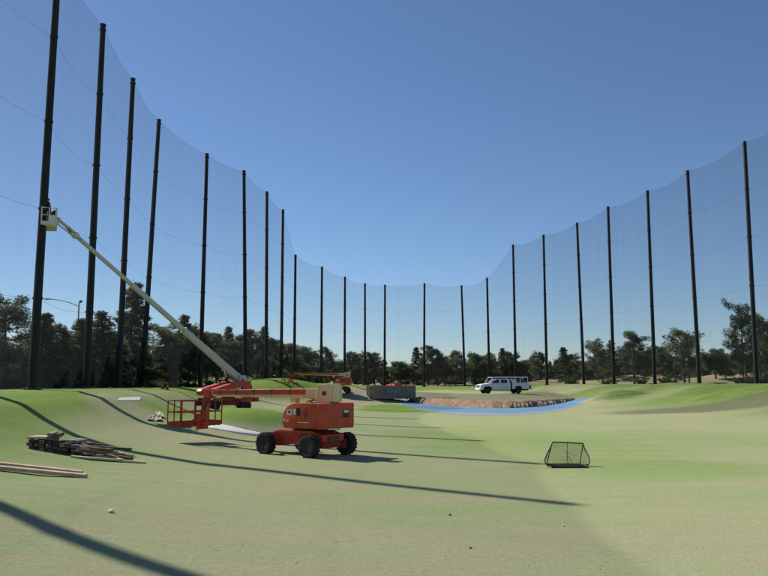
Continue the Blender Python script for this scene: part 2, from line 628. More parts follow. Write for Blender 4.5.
sand = np.zeros(GX.shape)
sand = np.maximum(sand, 1.0 * blob(55, 165, 9, 6, 0, True))
sand = np.maximum(sand, 0.8 * blob(84, 176, 16, 7, 0, True))
sand = np.maximum(sand, 0.6 * blob(38, 170, 8, 7, 0, True))
sand = np.maximum(sand, 0.7 * blob(10, 205, 26, 10, 0, True))
sand = np.maximum(sand, 0.6 * blob(-28, 128, 8, 6, 0, True))
dry = np.where(INS, 0, 0.5 + 0.3 * vnoise(GX / 14.0, GY / 8.0, 33))
dry = np.clip(dry * sstep(2, 10, S), 0, 1)


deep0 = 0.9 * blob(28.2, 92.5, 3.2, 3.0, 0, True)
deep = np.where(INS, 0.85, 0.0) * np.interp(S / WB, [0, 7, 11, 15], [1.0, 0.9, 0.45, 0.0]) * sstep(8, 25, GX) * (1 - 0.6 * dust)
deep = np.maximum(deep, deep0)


def ground_material():
    m = bpy.data.materials.new('dusty_artificial_turf')
    m.use_nodes = True
    n = m.node_tree
    L = n.links.new
    p = n.nodes['Principled BSDF']
    p.inputs['Roughness'].default_value = 0.95
    p.inputs['Specular IOR Level'].default_value = 0.12
    tc = n.nodes.new('ShaderNodeTexCoord')
    A1 = n.nodes.new('ShaderNodeAttribute'); A1.attribute_name = 'cover_a'
    A2 = n.nodes.new('ShaderNodeAttribute'); A2.attribute_name = 'cover_b'
    s1 = n.nodes.new('ShaderNodeSeparateColor'); L(A1.outputs['Color'], s1.inputs[0])
    s2 = n.nodes.new('ShaderNodeSeparateColor'); L(A2.outputs['Color'], s2.inputs[0])

    def nz(scale, mapping, detail=5, rough=0.6):
        mp = n.nodes.new('ShaderNodeMapping')
        mp.inputs['Scale'].default_value = mapping
        mp.inputs['Rotation'].default_value = (0, 0, 0.12)
        L(tc.outputs['Object'], mp.inputs['Vector'])
        t = n.nodes.new('ShaderNodeTexNoise')
        t.inputs['Scale'].default_value = scale
        t.inputs['Detail'].default_value = detail
        t.inputs['Roughness'].default_value = rough
        L(mp.outputs[0], t.inputs['Vector'])
        return t.outputs['Fac']

    def mth(op, a, b=None):
        x = n.nodes.new('ShaderNodeMath')
        x.operation = op
        for i, v in enumerate((a, b)):
            if v is None: continue
            if isinstance(v, (int, float)):
                x.inputs[i].default_value = v
            else:
                L(v, x.inputs[i])
        return x.outputs[0]

    def mix(fac, a, b):
        x = n.nodes.new('ShaderNodeMix')
        x.data_type = 'RGBA'
        x.clamp_factor = True
        if isinstance(fac, (int, float)): x.inputs['Factor'].default_value = fac
        else: L(fac, x.inputs['Factor'])
        for nm, v in (('A', a), ('B', b)):
            if isinstance(v, tuple): x.inputs[nm].default_value = (*v, 1)
            else: L(v, x.inputs[nm])
        return x.outputs['Result']

    streak = nz(1.0, (0.12, 0.75, 1.0), 7, 0.68)       # brushed dust lines
    patch = nz(0.16, (1.0, 1.3, 1.0), 5, 0.6)
    fine = nz(9.0, (1.0, 1.0, 1.0), 6, 0.75)
    tufts = nz(45.0, (1.0, 1.0, 1.0), 3, 0.7)
    streak2 = nz(0.5, (0.35, 2.6, 1.0), 6, 0.7)
    brush = nz(1.0, (1.6, 9.0, 1.0), 5, 0.75)
    speck = nz(5.5, (0.7, 1.6, 1.0), 2, 0.5)
    # green amount = attribute + noises
    g = mth('ADD', s1.outputs[0], mth('MULTIPLY', mth('SUBTRACT', streak, 0.5), 2.3))
    g = mth('ADD', g, mth('MULTIPLY', mth('SUBTRACT', patch, 0.5), 1.5))
    g = mth('ADD', g, mth('MULTIPLY', mth('SUBTRACT', fine, 0.5), 1.2))
    g = mth('ADD', g, mth('MULTIPLY', mth('SUBTRACT', streak2, 0.5), 1.6))
    g = mth('ADD', g, mth('MULTIPLY', mth('SUBTRACT', brush, 0.5), 1.6))
    col = mix(g, GROUND['dusty'], GROUND['green'])
    g2 = mth('MULTIPLY', mth('SUBTRACT', s1.outputs[0], 0.62), 1.55)
    g2 = mth('ADD', g2, mth('MULTIPLY', mth('SUBTRACT', streak2, 0.5), mth('MULTIPLY', s1.outputs[0], 1.0)))
    g2 = mth('ADD', g2, mth('MULTIPLY', mth('SUBTRACT', fine, 0.5), mth('MULTIPLY', s1.outputs[0], 0.7)))
    col = mix(g2, col, GROUND['fresh'])
    dn = mth('ADD', mth('SUBTRACT', streak2, 0.5), mth('SUBTRACT', fine, 0.5))
    d = mth('MULTIPLY', s1.outputs[1], mth('ADD', 0.95, dn))
    col = mix(d, col, GROUND['dust'])
    gr = mth('MULTIPLY', s1.outputs[2], mth('ADD', 0.95, mth('MULTIPLY', dn, 0.6)))
    col = mix(gr, col, GROUND['grey'])
    dr_ = mth('MULTIPLY', s2.outputs[1], mth('ADD', 0.9, mth('MULTIPLY', mth('SUBTRACT', patch, 0.5), 2.0)))
    col = mix(dr_, col, GROUND['dry'])
    sa = mth('MULTIPLY', s2.outputs[0], mth('ADD', 0.95, mth('MULTIPLY', mth('SUBTRACT', fine, 0.5), 0.8)))
    col = mix(sa, col, GROUND['sand'])
    dp_ = mth('MULTIPLY', s2.outputs[2], mth('ADD', 0.9, mth('ADD', mth('MULTIPLY', mth('SUBTRACT', streak2, 0.5), 2.2), mth('MULTIPLY', mth('SUBTRACT', patch, 0.5), 1.6))))
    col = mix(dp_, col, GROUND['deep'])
    # fine value speckle of the pile
    hs = n.nodes.new('ShaderNodeHueSaturation')
    v = mth('ADD', 0.72, mth('MULTIPLY', tufts, 0.36))
    v = mth('ADD', v, mth('MULTIPLY', mth('SUBTRACT', fine, 0.5), 0.6))
    v = mth('ADD', v, mth('MULTIPLY', streak, 0.2))
    v = mth('ADD', v, mth('MULTIPLY', mth('SUBTRACT', brush, 0.5), 0.5))
    sk = mth('MULTIPLY', mth('MAXIMUM', mth('SUBTRACT', speck, 0.7), 0.0), 5.0)
    v = mth('SUBTRACT', v, mth('MINIMUM', sk, 0.5))
    L(v, hs.inputs['Value'])
    L(col, hs.inputs['Color'])
    L(hs.outputs[0], p.inputs['Base Color'])
    bp = n.nodes.new('ShaderNodeBump')
    bp.inputs['Strength'].default_value = 0.6
    bp.inputs['Distance'].default_value = 0.06
    hgt = mth('ADD', mth('MULTIPLY', tufts, 0.35), mth('ADD', fine, mth('MULTIPLY', streak2, 0.8)))
    L(hgt, bp.inputs['Height'])
    L(bp.outputs[0], p.inputs['Normal'])
    return m


GROUND = dict(dusty=(0.355, 0.325, 0.20), green=(0.25, 0.325, 0.14), fresh=(0.165, 0.25, 0.038),
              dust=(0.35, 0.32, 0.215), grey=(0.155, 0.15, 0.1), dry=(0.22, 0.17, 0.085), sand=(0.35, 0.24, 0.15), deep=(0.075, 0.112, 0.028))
M['turf'] = ground_material()
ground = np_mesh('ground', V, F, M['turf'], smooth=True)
ca = ground.data.color_attributes.new('cover_a', 'FLOAT_COLOR', 'POINT')
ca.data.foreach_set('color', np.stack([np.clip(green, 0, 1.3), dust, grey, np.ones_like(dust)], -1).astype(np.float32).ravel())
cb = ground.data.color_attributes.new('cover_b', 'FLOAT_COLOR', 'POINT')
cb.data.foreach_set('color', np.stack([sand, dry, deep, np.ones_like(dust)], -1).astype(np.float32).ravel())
tag(ground, 'dusty green turf bowl of the driving range and course beyond', kind='structure')

# ------------------------------------------------------------------ blue water hazard and its soil bank
def smooth_poly(pts, it=3):
    pts = [Vector(p) for p in pts]
    for _ in range(it):
        q = []
        for i in range(len(pts)):
            a, b = pts[i], pts[(i + 1) % len(pts)]
            q += [a * 0.75 + b * 0.25, a * 0.25 + b * 0.75]
        pts = q
    return pts


def blue_material():
    m = mat('faded_blue_turf', (0.095, 0.225, 0.39), 0.9, var=0.12, vscale=0.25, dirt=(0.23, 0.26, 0.29), dirt_amt=0.7, dirt_scale=0.35, spec=0.15)
    n = m.node_tree
    p = n.nodes['Principled BSDF']
    old = p.inputs['Base Color'].links[0].from_socket
    at_ = n.nodes.new('ShaderNodeAttribute'); at_.attribute_name = 'edge_dust'
    mx = n.nodes.new('ShaderNodeMix'); mx.data_type = 'RGBA'
    n.links.new(at_.outputs['Fac'], mx.inputs['Factor'])
    n.links.new(old, mx.inputs['A'])
    mx.inputs['B'].default_value = (0.31, 0.3, 0.25, 1)
    n.links.new(mx.outputs['Result'], p.inputs['Base Color'])
    return m


M['blue'] = blue_material()
inner = [(393, 401.5), (403, 405), (416, 408.5), (432, 411.8), (455, 414.3), (480, 415.6), (505, 415.4), (530, 414.2), (552, 411.8), (572, 408.5), (592, 404.2)]
loop = []
for px, py in inner:
    r = ray(px, py)
    Y = (EYE - 0.02) / -(r.z / r.y)
    loop.append(Vector((r.x / r.y * Y, Y, 0)))
nloop = len(loop)
# strip between the near edge and the foot of the bank, following the terrain a hair above it
vsb, fsb = [], []
NX, NY = 90, 24
near_x = np.array([p.x for p in loop]); near_y = np.array([p.y for p in loop])
xs = np.linspace(near_x[0] + 0.02, near_x[-1] - 0.02, NX)
rb = np.random.RandomState(4)
for i, x in enumerate(xs):
    y0 = np.interp(x, near_x, near_y) + 0.25 * math.sin(i * 0.9) + 0.15 * rb.uniform(-1, 1)
    y1 = np.interp(x, BANK_X, BANK_Y) + 0.5
    y1 = max(y1, y0 + 0.1)
    for j in range(NY):
        y = y0 + (y1 - y0) * j / (NY - 1)
        vsb.append((x, y, 0))
vsb = np.array(vsb)
vsb[:, 2] = height(vsb[:, 0], vsb[:, 1]) + 0.014
Ib = np.arange(NX * NY).reshape(NX, NY)
Fb = np.stack([Ib[:-1, :-1], Ib[1:, :-1], Ib[1:, 1:], Ib[:-1, 1:]], -1).reshape(-1, 4)
hz = np_mesh('water_hazard', vsb, Fb, M['blue'], smooth=True)
ea = hz.data.attributes.new('edge_dust', 'FLOAT', 'POINT')
_j = np.tile(np.arange(NY), NX) / (NY - 1)
ea.data.foreach_set('value', np.clip((0.30 - _j) / 0.30 + 0.3 * vnoise(vsb[:, 0] / 1.5, vsb[:, 1] / 1.5, 12), 0, 0.85).astype(np.float32))
tag(hz, 'crescent of faded blue turf painted as a water hazard', kind='structure')

rb = np.random.RandomState(8)
xs = np.linspace(2.6, 27.2, 180)
prof = [(-0.25, -0.05), (0.0, 0.05), (0.35, 0.24), (0.7, 0.42), (1.1, 0.62), (1.5, 0.74), (2.1, 0.79), (2.9, 0.72), (3.2, 0.5)]
vsk = []
for i, x in enumerate(xs):
    yb = np.interp(x, BANK_X, BANK_Y)
    e = sstep(2.6, 6.0, x) * (1 - sstep(24.5, 27.2, x))
    for k, (dy, z) in enumerate(prof):
        j = 0.045 if 0 < k < 6 else 0.0
        h = z * (0.25 + 0.75 * e) + rb.uniform(-j, j)
        vsk.append((x, yb + dy + rb.uniform(-j, j) * 1.5, h))
NK = len(prof)
Ik = np.arange(len(xs) * NK).reshape(len(xs), NK)
Fk = np.stack([Ik[:-1, :-1], Ik[1:, :-1], Ik[1:, 1:], Ik[:-1, 1:]], -1).reshape(-1, 4)
bank = np_mesh('soil_bank', np.array(vsk), Fk, M['dirt'])
tag(bank, 'cut bank of bare brown soil above the blue hazard', kind='structure')
# short upright boards left in the bank
rb = random.Random(5)
mbs = MB()
for i in range(46):
    x = rb.uniform(7.5, 23) if i > 18 else rb.uniform(9.5, 16)
    yb = float(np.interp(x, BANK_X, BANK_Y))
    w = rb.uniform(0.05, 0.13)
    h = rb.uniform(0.45, 0.75)
    mm = Matrix.Translation((x, yb + 0.0, 0.02)) @ Matrix.Rotation(rb.uniform(-0.12, 0.12), 4, 'Y') @ Matrix.Rotation(-0.98 + rb.uniform(-.06, .06), 4, 'X')
    mbs.M = mm
    mbs.box(-w, w, -0.02, 0.04, 0.0, h * 1.45)
st = mbs.build('shoring_boards', M['stake'], bank)
tag(st, kind='stuff')

# ------------------------------------------------------------------ net poles
def make_pole(base, top, H, label, group):
    root = empty('net_pole', base, label, 'pole', group)
    v = top - base
    n = 16
    r0, r1 = 0.29, 0.22
    mb = MB()
    mb.tube([v * t + Vector((0, 0, -1.0 if t == 0 else 0)) for t in (0, 0.2, 0.4, 0.6, 0.8, 1.0)], [r0 + (r1 - r0) * t for t in (0, .2, .4, .6, .8, 1.0)], n)
    mb.build('shaft', M['pole'], root, smooth=True)
    mb = MB()
    mb.tube([v * 0.998, v + Vector((0, 0, 0.06))], [r1 + 0.03, r1 + 0.02], n)
    mb.build('cap', M['pole'], root)
    u = v.normalized()
    for hh in range(6, int(H) + 1, 6):
        f = min(hh / H, 0.985)
        r = r0 + (r1 - r0) * f + 0.02
        c = v * f
        mb = MB()
        mb.tube([c - u * 0.1, c + u * 0.1], r, n)
        # eye lugs that carry the cable
        a = random.Random(int(hh + base.x * 10)).uniform(-0.2, 0.2)
        mb.M = Matrix.Translation(c) @ Matrix.Rotation(a, 4, 'Z')
        mb.box(-r - 0.05, r + 0.05, -0.03, 0.03, -0.05, 0.05)
        mb.box(-0.03, 0.03, -r - 0.05, r + 0.05, -0.05, 0.05)
        mb.build('cable_clamp', M['pole'], root)
    mb = MB()
    mb.tube([(0, 0, -0.4), (0, 0, 0.12)], [0.62, 0.58], n)
    mb.build('footing', M['galv'] if False else M['dark'], root)
    return root


nleft = len(LEFT_OFF)
ORD = ['first', 'second', 'third', 'fourth', 'fifth', 'sixth', 'seventh', 'eighth', 'ninth']
for i, (b, t, H) in enumerate(POLES):
    k = i - nleft
    grp = None
    if k < 0:
        lab, grp = 'tall dark steel pole continuing the left row toward the tee', 'left poles out of frame'
    elif k == 0:
        lab = 'tall dark steel net pole with the raised white lift basket against it'
    elif k == 1:
        lab = 'tall dark net pole just right of the curved street lamp'
    elif k == 2:
        lab = 'tall dark net pole in front of the narrow spire conifer, crossed by the boom'
    elif k == 3:
        lab = 'tall dark net pole between the spire conifer and the gap in the trees'
    elif k <= 7:
        lab = f'tall dark net pole of the left row, {ORD[7 - k]} from the lower back netting'
    elif k <= 15:
        lab = f'shorter dark pole of the back netting, {ORD[k - 8]} from the left row of tall poles'
    elif k < len(POLE_PX):
        lab = f'tall dark net pole of the right row, {ORD[k - 16]} from the lower back netting'
    else:
        lab, grp = 'tall dark net pole continuing the right row toward the tee', 'right poles out of frame'
    make_pole(b, t, H, lab, grp)

# ------------------------------------------------------------------ netting
def make_net(name, i0, i1, label, material):
    root = empty(name, (0, 0, 0), label, 'netting')
    rn = random.Random(i0 * 13 + 5)
    for i in range(i0, i1):
        b0, t0, H0 = POLES[i]
        b1, t1, H1 = POLES[i + 1]
        NU, NV = 14, 20
        ax = (b1 - b0); ax.z = 0; ax.normalize()
        nrm = Vector((-ax.y, ax.x, 0))
        sag = 0.55 + rn.uniform(-0.15, 0.15)
        bil = rn.uniform(-0.35, 0.35)
        bil2 = rn.uniform(-0.25, 0.25)

        def pt(u, v):
            a = b0 + (t0 - b0) * v
            c = b1 + (t1 - b1) * v
            p = a + (c - a) * u
            s4 = 4 * u * (1 - u)
            p = p - Vector((0, 0, sag * s4 * (0.4 + 0.6 * v) * (1 if v > 0.02 else 0)))
            # bulges sideways between the horizontal cables
            p = p + nrm * (bil * s4 * math.sin(math.pi * v) + bil2 * s4 * abs(math.sin(math.pi * v * (H0 / 6.0))))
            return p
        vs, fs = [], []
        for a in range(NU + 1):
            for c in range(NV + 1):
                p = pt(a / NU, c / NV)
                if c == 0:
                    p.z = gz(p.x, p.y) - 0.05
                vs.append(p)
        for a in range(NU):
            for c in range(NV):
                k = a * (NV + 1) + c
                fs.append((k, k + NV + 1, k + NV + 2, k + 1))
        m_ = MB(); m_.add(vs, fs)
        m_.build('net_panel', material, root, smooth=True)
        # border and seam cables
        zs = sorted(set([6, 12, 18, 24, H0, H1]))
        for hz_ in (6, 12, 18, 24, 30):
            if hz_ > max(H0, H1): continue
            f0, f1 = min(hz_ / H0, 1.0), min(hz_ / H1, 1.0)
            pts = []
            for a in range(9):
                u = a / 8
                q0 = b0 + (t0 - b0) * f0
                q1 = b1 + (t1 - b1) * f1
                p = q0 + (q1 - q0) * u
                v = f0 + (f1 - f0) * u
                s4 = 4 * u * (1 - u)
                p = p - Vector((0, 0, (sag if hz_ == 30 or f0 == 1 else sag * (0.4 + 0.6 * v)) * s4))
                p = p + nrm * (bil * s4 * math.sin(math.pi * v))
                pts.append(p)
            MB().tube(pts, 0.007, 4).build('cable', M['cable'], root)
    return root


make_net('safety_net', 0, nleft + 7, 'fine black netting hung high along the left row of poles', M['net'])
make_net('safety_net', nleft + 7, nleft + 16, 'lower fine netting closing the far back of the range', M['netfar'])
make_net('safety_net', nleft + 16, len(POLES) - 1, 'fine black netting hung high along the right row of poles', M['net'])

# ------------------------------------------------------------------ dark windscreen fence behind the left poles
fence = empty('windscreen_fence', (0, 0, 0), 'low dark mesh fence at the foot of the trees behind the left poles', 'fence')
fpts = []
for i in range(1, nleft + 4):
    b = POLES[i][0]
    ins_v = Vector((-1.0, 0.25, 0)).normalized()
    fpts.append(b + ins_v * 3.0)
for i in range(len(fpts) - 1):
    a, b = fpts[i], fpts[i + 1]
    n = 4
    for k in range(n):
        p, q = a + (b - a) * (k / n), a + (b - a) * ((k + 1) / n)
        zp, zq = gz(p.x, p.y), gz(q.x, q.y)
        MB().tube([(p.x, p.y, zp - 0.2), (p.x, p.y, zp + 1.6)], 0.035, 6).build('post', M['dark'], fence)
        m_ = MB()
        m_.add([(p.x, p.y, zp + 0.02), (q.x, q.y, zq + 0.02), (q.x, q.y, zq + 1.5), (p.x, p.y, zp + 1.5)], [(0, 1, 2, 3)])
        m_.build('mesh_panel', M['screen'], fence)

# ------------------------------------------------------------------ boom lifts
def make_wheel(parent, Mx, R=0.45, W=0.36):
    rim = MB(Mx)
    rim.lathe([(0.0, -W * .32), (0.1, -W * .32), (0.12, -W * .18), (0.19, -W * .15), (0.24, -W * .40), (0.275, -W * .42), (0.275, W * .42), (0.24, W * .40), (0.19, W * .15), (0.12, W * .18), (0.1, W * .32), (0.0, W * .32)], 24)
    for k in range(8):
        t = 2 * math.pi * k / 8
        for s in (-1, 1):
            rim.tube([(0.155 * math.cos(t), s * W * .15, 0.155 * math.sin(t)), (0.155 * math.cos(t), s * W * .24, 0.155 * math.sin(t))], 0.016, 6)
    w = rim.build('wheel', M['rim'], parent, smooth=True)
    ty = MB(Mx)
    ty.lathe([(0.265, -W * .44), (0.33, -W * .5), (R - 0.08, -W * .5), (R - 0.025, -W * .44), (R - 0.02, 0), (R - 0.025, W * .44), (R - 0.08, W * .5), (0.33, W * .5), (0.265, W * .44)], 36)
    o = ty.build('tyre', M['tyre'], w, smooth=True)
    lug = MB()
    nl = 18
    for k in range(nl):
        for s in (-1, 1):
            t = 2 * math.pi * (k + (0.25 if s > 0 else -0.25)) / nl
            lug.M = Mx @ Matrix.Rotation(-t, 4, 'Y') @ Matrix.Translation((R - 0.015, s * W * .26, 0)) @ Matrix.Rotation(s * 0.6, 4, 'X')
            lug.box(-0.02, 0.012, -W * .25, W * .25, -0.024, 0.024)
    lug.build('tread', M['tyre'], w)
    return w


def make_lift(loc, chassis_yaw, turret_yaw, elev, sections, jib_len, jib_elev, basket_yaw, label, boom_mat, tip_mat, basket_mat, track=True, basket_lift=0.0, long_nose=False, rail_r=0.03, bt=0.74):
    root = empty('boom_lift', loc, label, 'boom lift')
    Cm = Matrix.Rotation(chassis_yaw, 4, 'Z')
    Tm = Matrix.Rotation(turret_yaw, 4, 'Z')
    OR, DO, CR = M['orange'], M['darkorange'], boom_mat
    # chassis
    ch = MB(Cm)
    ch.prism([(-1.5, 0.62), (-1.2, 0.44), (1.2, 0.44), (1.5, 0.62), (1.5, 0.86), (0.9, 1.0), (-0.9, 1.0), (-1.5, 0.86)], -0.62, 0.62)
    cho = ch.build('chassis', OR, root, bevel=0.025)
    for s in (-1, 1):
        MB(Cm).box(-1.0, 1.0, s * 0.622 - 0.012, s * 0.622 + 0.012, 0.52, 0.9).build('side_panel', DO, cho)
    for s in (-1, 1):
        ax = MB(Cm)
        ax.tube([(s * 1.24, -0.95, 0.46), (s * 1.24, 0.95, 0.46)], 0.11, 10)
        ax.box(s * 1.24 - 0.16, s * 1.24 + 0.16, -0.5, 0.5, 0.34, 0.6)
        for t in (-1, 1):
            ax.box(s * 1.24 - 0.17, s * 1.24 + 0.17, t * 0.8 - 0.08, t * 0.8 + 0.08, 0.3, 0.66)
        ax.build('axle', DO, root, bevel=0.015)
        for t in (-1, 1):
            make_wheel(root, Cm @ Matrix.Translation((s * 1.24, t * 1.05, 0.45)))
    # tie-down lugs and red reflector
    for s in (-1, 1):
        MB(Cm).box(s * 1.51 - 0.05, s * 1.51 + 0.05, -0.3, 0.3, 0.66, 0.78).build('tow_lug', M['dark'], root)
        MB(Cm).box(1.0, 1.12, s * 0.66 - 0.02, s * 0.66 + 0.02, 0.78, 0.86).build('reflector', M['redlamp'], root)
    # turntable
    tb = MB(Tm)
    tb.lathe([(0.52, 0.98), (0.55, 1.0), (0.55, 1.1), (0.5, 1.12)], 28, axis='z')
    tb.build('swing_bearing', M['black'], root, smooth=True)
    tb = MB(Tm)
    tb.box(-1.62, 0.32, -0.98, 0.98, 1.1, 1.18)
    tt = tb.build('turntable', DO, root, bevel=0.01)
    for s in (-1, 1):
        hp = [(-1.5, 1.13), (0.2, 1.13), (0.33, 1.24), (0.36, 1.42), (0.30, 1.68), (0.14, 1.9), (-0.1, 2.04), (-0.36, 2.09), (-1.5, 2.09)]
        if long_nose:
            hp = [(-1.5, 1.13), (2.2, 1.22), (2.42, 1.36), (2.45, 1.56), (2.25, 1.75), (-0.2, 2.36), (-1.5, 2.36)]
        hb = MB(Tm)
        y0, y1 = (0.42, 1.05) if s > 0 else (-1.05, -0.42)
        hb.prism(hp, y0, y1)
        hood = hb.build('hood', OR, root, bevel=0.045, smooth=True)
        ys = 1.05 * s

        def plate(x0, x1, z0, z1, m_, nm, pr=0.006, th=0.012):
            b = MB(Tm)
            b.box(x0, x1, min(ys + s * pr, ys - s * th), max(ys + s * pr, ys - s * th), z0, z1)
            return b.build(nm, m_, hood)
        plate(-0.2, 0.08, 1.62, 1.83, M['decal'], 'decal')
        plate(-0.12, 0.0, 1.68, 1.78, DO, 'decal', pr=0.009)
        plate(-0.4, -0.28, 1.64, 1.86, M['decal'], 'decal')
        plate(0.16, 0.29, 1.38, 1.46, M['decal'], 'decal')
        plate(-0.02, 0.1, 1.36, 1.42, M['decal'], 'decal')
        plate(-0.64, -0.45, 1.6, 1.9, M['black'], 'vent', pr=0.004)
        for q in range(5):
            plate(-0.645, -0.445, 1.63 + q * 0.055, 1.645 + q * 0.055, M['dark'], 'vent_slat', pr=0.02)
        plate(-1.02, -0.86, 1.5, 1.86, DO, 'access_door', pr=0.008)
        plate(-1.1, 0.28, 1.365, 1.375, M['dark'], 'panel_seam', pr=0.003)
        plate(-0.70, -0.69, 1.2, 2.02, M['dark'], 'panel_seam', pr=0.003)
        plate(-1.1, -0.5, 1.33, 1.36, M['decal'], 'decal', pr=0.006)
    # counterweight across the tail
    cw = MB(Tm)
    vs, n_ = [], 0
    pl = [(-1.505, -0.41), (-1.505, 0.41), (-1.505, 1.05), (-1.62, 1.05), (-1.72, 0.93), (-1.72, -0.93), (-1.62, -1.05), (-1.505, -1.05)]
    cw.add([(x, y, 1.1) for x, y in pl] + [(x, y, 2.08) for x, y in pl],
           [tuple(range(7, -1, -1)), tuple(range(8, 16))] + [(i, (i + 1) % 8, 8 + (i + 1) % 8, 8 + i) for i in range(8)])
    cwo = cw.build('counterweight', OR, root, bevel=0.04, smooth=True)
    rb_ = MB(Tm)
    rb_.box(-1.73, -1.70, -0.62, -0.25, 1.52, 1.84)
    rb_.build('rear_grille', M['black'], cwo)
    rb_ = MB(Tm)
    rb_.box(-1.737, -1.70, -0.58, -0.29, 1.7, 1.8)
    rb_.build('decal', M['decal'], cwo)
    # boom
    piv = Vector((-1.25, 0, 2.46))
    Bm = Tm @ Matrix.Translation(piv) @ Matrix.Rotation(-elev, 4, 'Y')
    # uprights carrying the pivot
    for s in (-1, 1):
        up = MB(Tm)
        up.prism([(-1.48, 1.16), (-0.6, 1.16), (-0.8, 2.5), (-0.95, 2.8), (-1.5, 2.84), (-1.62, 2.75), (-1.62, 2.15), (-1.48, 2.12)], s * 0.3 - 0.025, s * 0.3 + 0.025)
        up.build('boom_upright', CR, root, bevel=0.01)
    pn = MB(Tm)
    pn.tube([(-1.25, -0.38, 2.46), (-1.25, 0.38, 2.46)], 0.09, 12)
    pn.build('pivot_pin', M['dark'], root)
    L1, L2, L3 = sections
    bo = MB(Bm)
    bo.prism([(-0.3, -0.3), (0.4, -0.27 * bt), (L1, -0.19 * bt), (L1, 0.2 * bt), (0.4, 0.28 * bt), (-0.3, 0.36)], -0.2, 0.2)
    base = bo.build('base_boom', CR, root, bevel=0.02)
    e = MB(Bm); e.box(-0.36, -0.3, -0.23, 0.23, -0.33, 0.38); e.build('end_cap', CR, base, bevel=0.01)
    e = MB(Bm); e.box(L1 - 0.12, L1 + 0.02, -0.23, 0.23, -0.22 * bt, 0.23 * bt); e.build('boom_collar', CR, base)
    bo = MB(Bm)
    bo.box(L1 - 0.1, L1 + L2, -0.155, 0.155, -0.15 * bt, 0.16 * bt)
    bo.build('mid_boom', CR, root, bevel=0.015)
    if L2 > 1:
        e = MB(Bm); e.box(L1 + L2 - 0.12, L1 + L2 + 0.02, -0.185, 0.185, -0.18, 0.19); e.build('boom_collar', CR, root)
    bo = MB(Bm)
    bo.box(L1 + L2 - 0.1, L1 + L2 + L3, -0.115, 0.115, -0.11 * bt, 0.12 * bt)
    bo.build('fly_boom', tip_mat, root, bevel=0.012)
    if track:
        for s in (-1, 1):
            tk = MB(Bm)
            tk.box(1.15, L1 + 0.1, s * 0.25 - 0.045, s * 0.25 + 0.045, -0.045, 0.155)
            t_ = tk.build('hose_track', OR, base, bevel=0.008)
            for q in range(5):
                b_ = MB(Bm)
                xq = 1.9 + q * (L1 - 2.3) / 4
                b_.box(xq, xq + 0.05, s * 0.25 - 0.055, s * 0.25 + 0.055, -0.055, 0.165)
                b_.build('bracket', M['dark'], base)
        hx = MB(Bm); hx.box(L1 * 0.66, L1 * 0.66 + 0.5, -0.3, -0.05, -0.36, -0.165); hx.build('valve_box', DO, base, bevel=0.02)
        hx = MB(Bm); hx.box(L1 * 0.66, L1 * 0.66 + 0.5, 0.05, 0.3, -0.36, -0.165); hx.build('valve_box', DO, base, bevel=0.02)
    # lift cylinder
    p0 = Tm @ Vector((-0.1, 0, 1.7))
    p1 = Bm @ Vector((1.9, 0, -0.3))
    cy = MB()
    cy.tube([p0, p0 + (p1 - p0) * 0.62], 0.1, 12)
    cyl = cy.build('lift_cylinder', M['black'], root, smooth=True)
    cy = MB(); cy.tube([p0 + (p1 - p0) * 0.6, p1], 0.055, 10); cy.build('rod', M['chrome'], cyl, smooth=True)
    cy = MB(Bm); cy.box(1.75, 2.05, -0.12, 0.12, -0.36, -0.16); cy.build('cylinder_lug', CR, base)
    # tip and jib
    tip = Bm @ Vector((L1 + L2 + L3, 0, 0))
    tb = MB(Bm); tb.box(L1 + L2 + L3 - 0.25, L1 + L2 + L3 + 0.1, -0.16, 0.16, -0.2, 0.2); tb.build('boom_head', tip_mat, root, bevel=0.03)
    Jm = Matrix.Translation(tip) @ Tm @ Matrix.Rotation(-jib_elev, 4, 'Y')
    jb = MB(Jm)
    jb.box(0, jib_len, -0.09, 0.09, 0.03, 0.2)
    jo = jb.build('jib', tip_mat, root, bevel=0.015)
    jb = MB(Jm)
    jb.tube([(0.05, 0, -0.16), (jib_len - 0.05, 0, -0.16)], 0.05, 8)
    jb.build('jib_link', tip_mat, jo)
    jb = MB(Jm)
    jb.tube([(0.1, 0, -0.12), (jib_len * 0.6, 0, 0.05)], 0.04, 8)
    jb.build('jib_cylinder', M['dark'], jo)
    jb = MB(Jm)
    jb.box(jib_len - 0.1, jib_len + 0.16, -0.14, 0.14, -0.24, 0.24)
    jb.build('rotator', tip_mat, jo, bevel=0.03)
    je = Jm @ Vector((jib_len + 0.1, 0, 0))
    for q, (yy, dz) in enumerate(((-0.13, -0.3), (0.13, -0.36), (-0.07, -0.22))):
        h0 = Bm @ Vector((L1 + L2 + L3 - 0.5, yy, 0.05))
        h1 = Jm @ Vector((jib_len * 0.45, yy * 1.3, 0.12))
        mid = (h0 + h1) * 0.5 + Vector((0, 0, dz * 0.6))
        MB().tube([h0, h0.lerp(mid, 0.6) + Vector((0, 0, dz * 0.25)), mid, mid.lerp(h1, 0.5) + Vector((0, 0, dz * 0.2)), h1], 0.018, 6).build('hose', M['black'], jo, smooth=True)
    for q, yy in enumerate((-0.16, -0.09, 0.1)):
        h0 = Tm @ Vector((-0.55, yy, 2.0))
        h1 = Bm @ Vector((0.95, yy, -0.27))
        mid = (h0 + h1) * 0.5 + Tm.to_3x3() @ Vector((0.35, 0, 0.02))
        MB().tube([h0, h0.lerp(mid, 0.6), mid, h1], 0.022, 6).build('hose', M['black'], root, smooth=True)
    # basket, floor always level; local x forward, long side across
    Km = Matrix.Translation(Vector((je.x, je.y, je.z + basket_lift))) @ Matrix.Rotation(basket_yaw, 4, 'Z')
    fl = MB(Km)
    fl.box(0.08, 0.99, -1.18, 1.18, -0.03, 0.03)
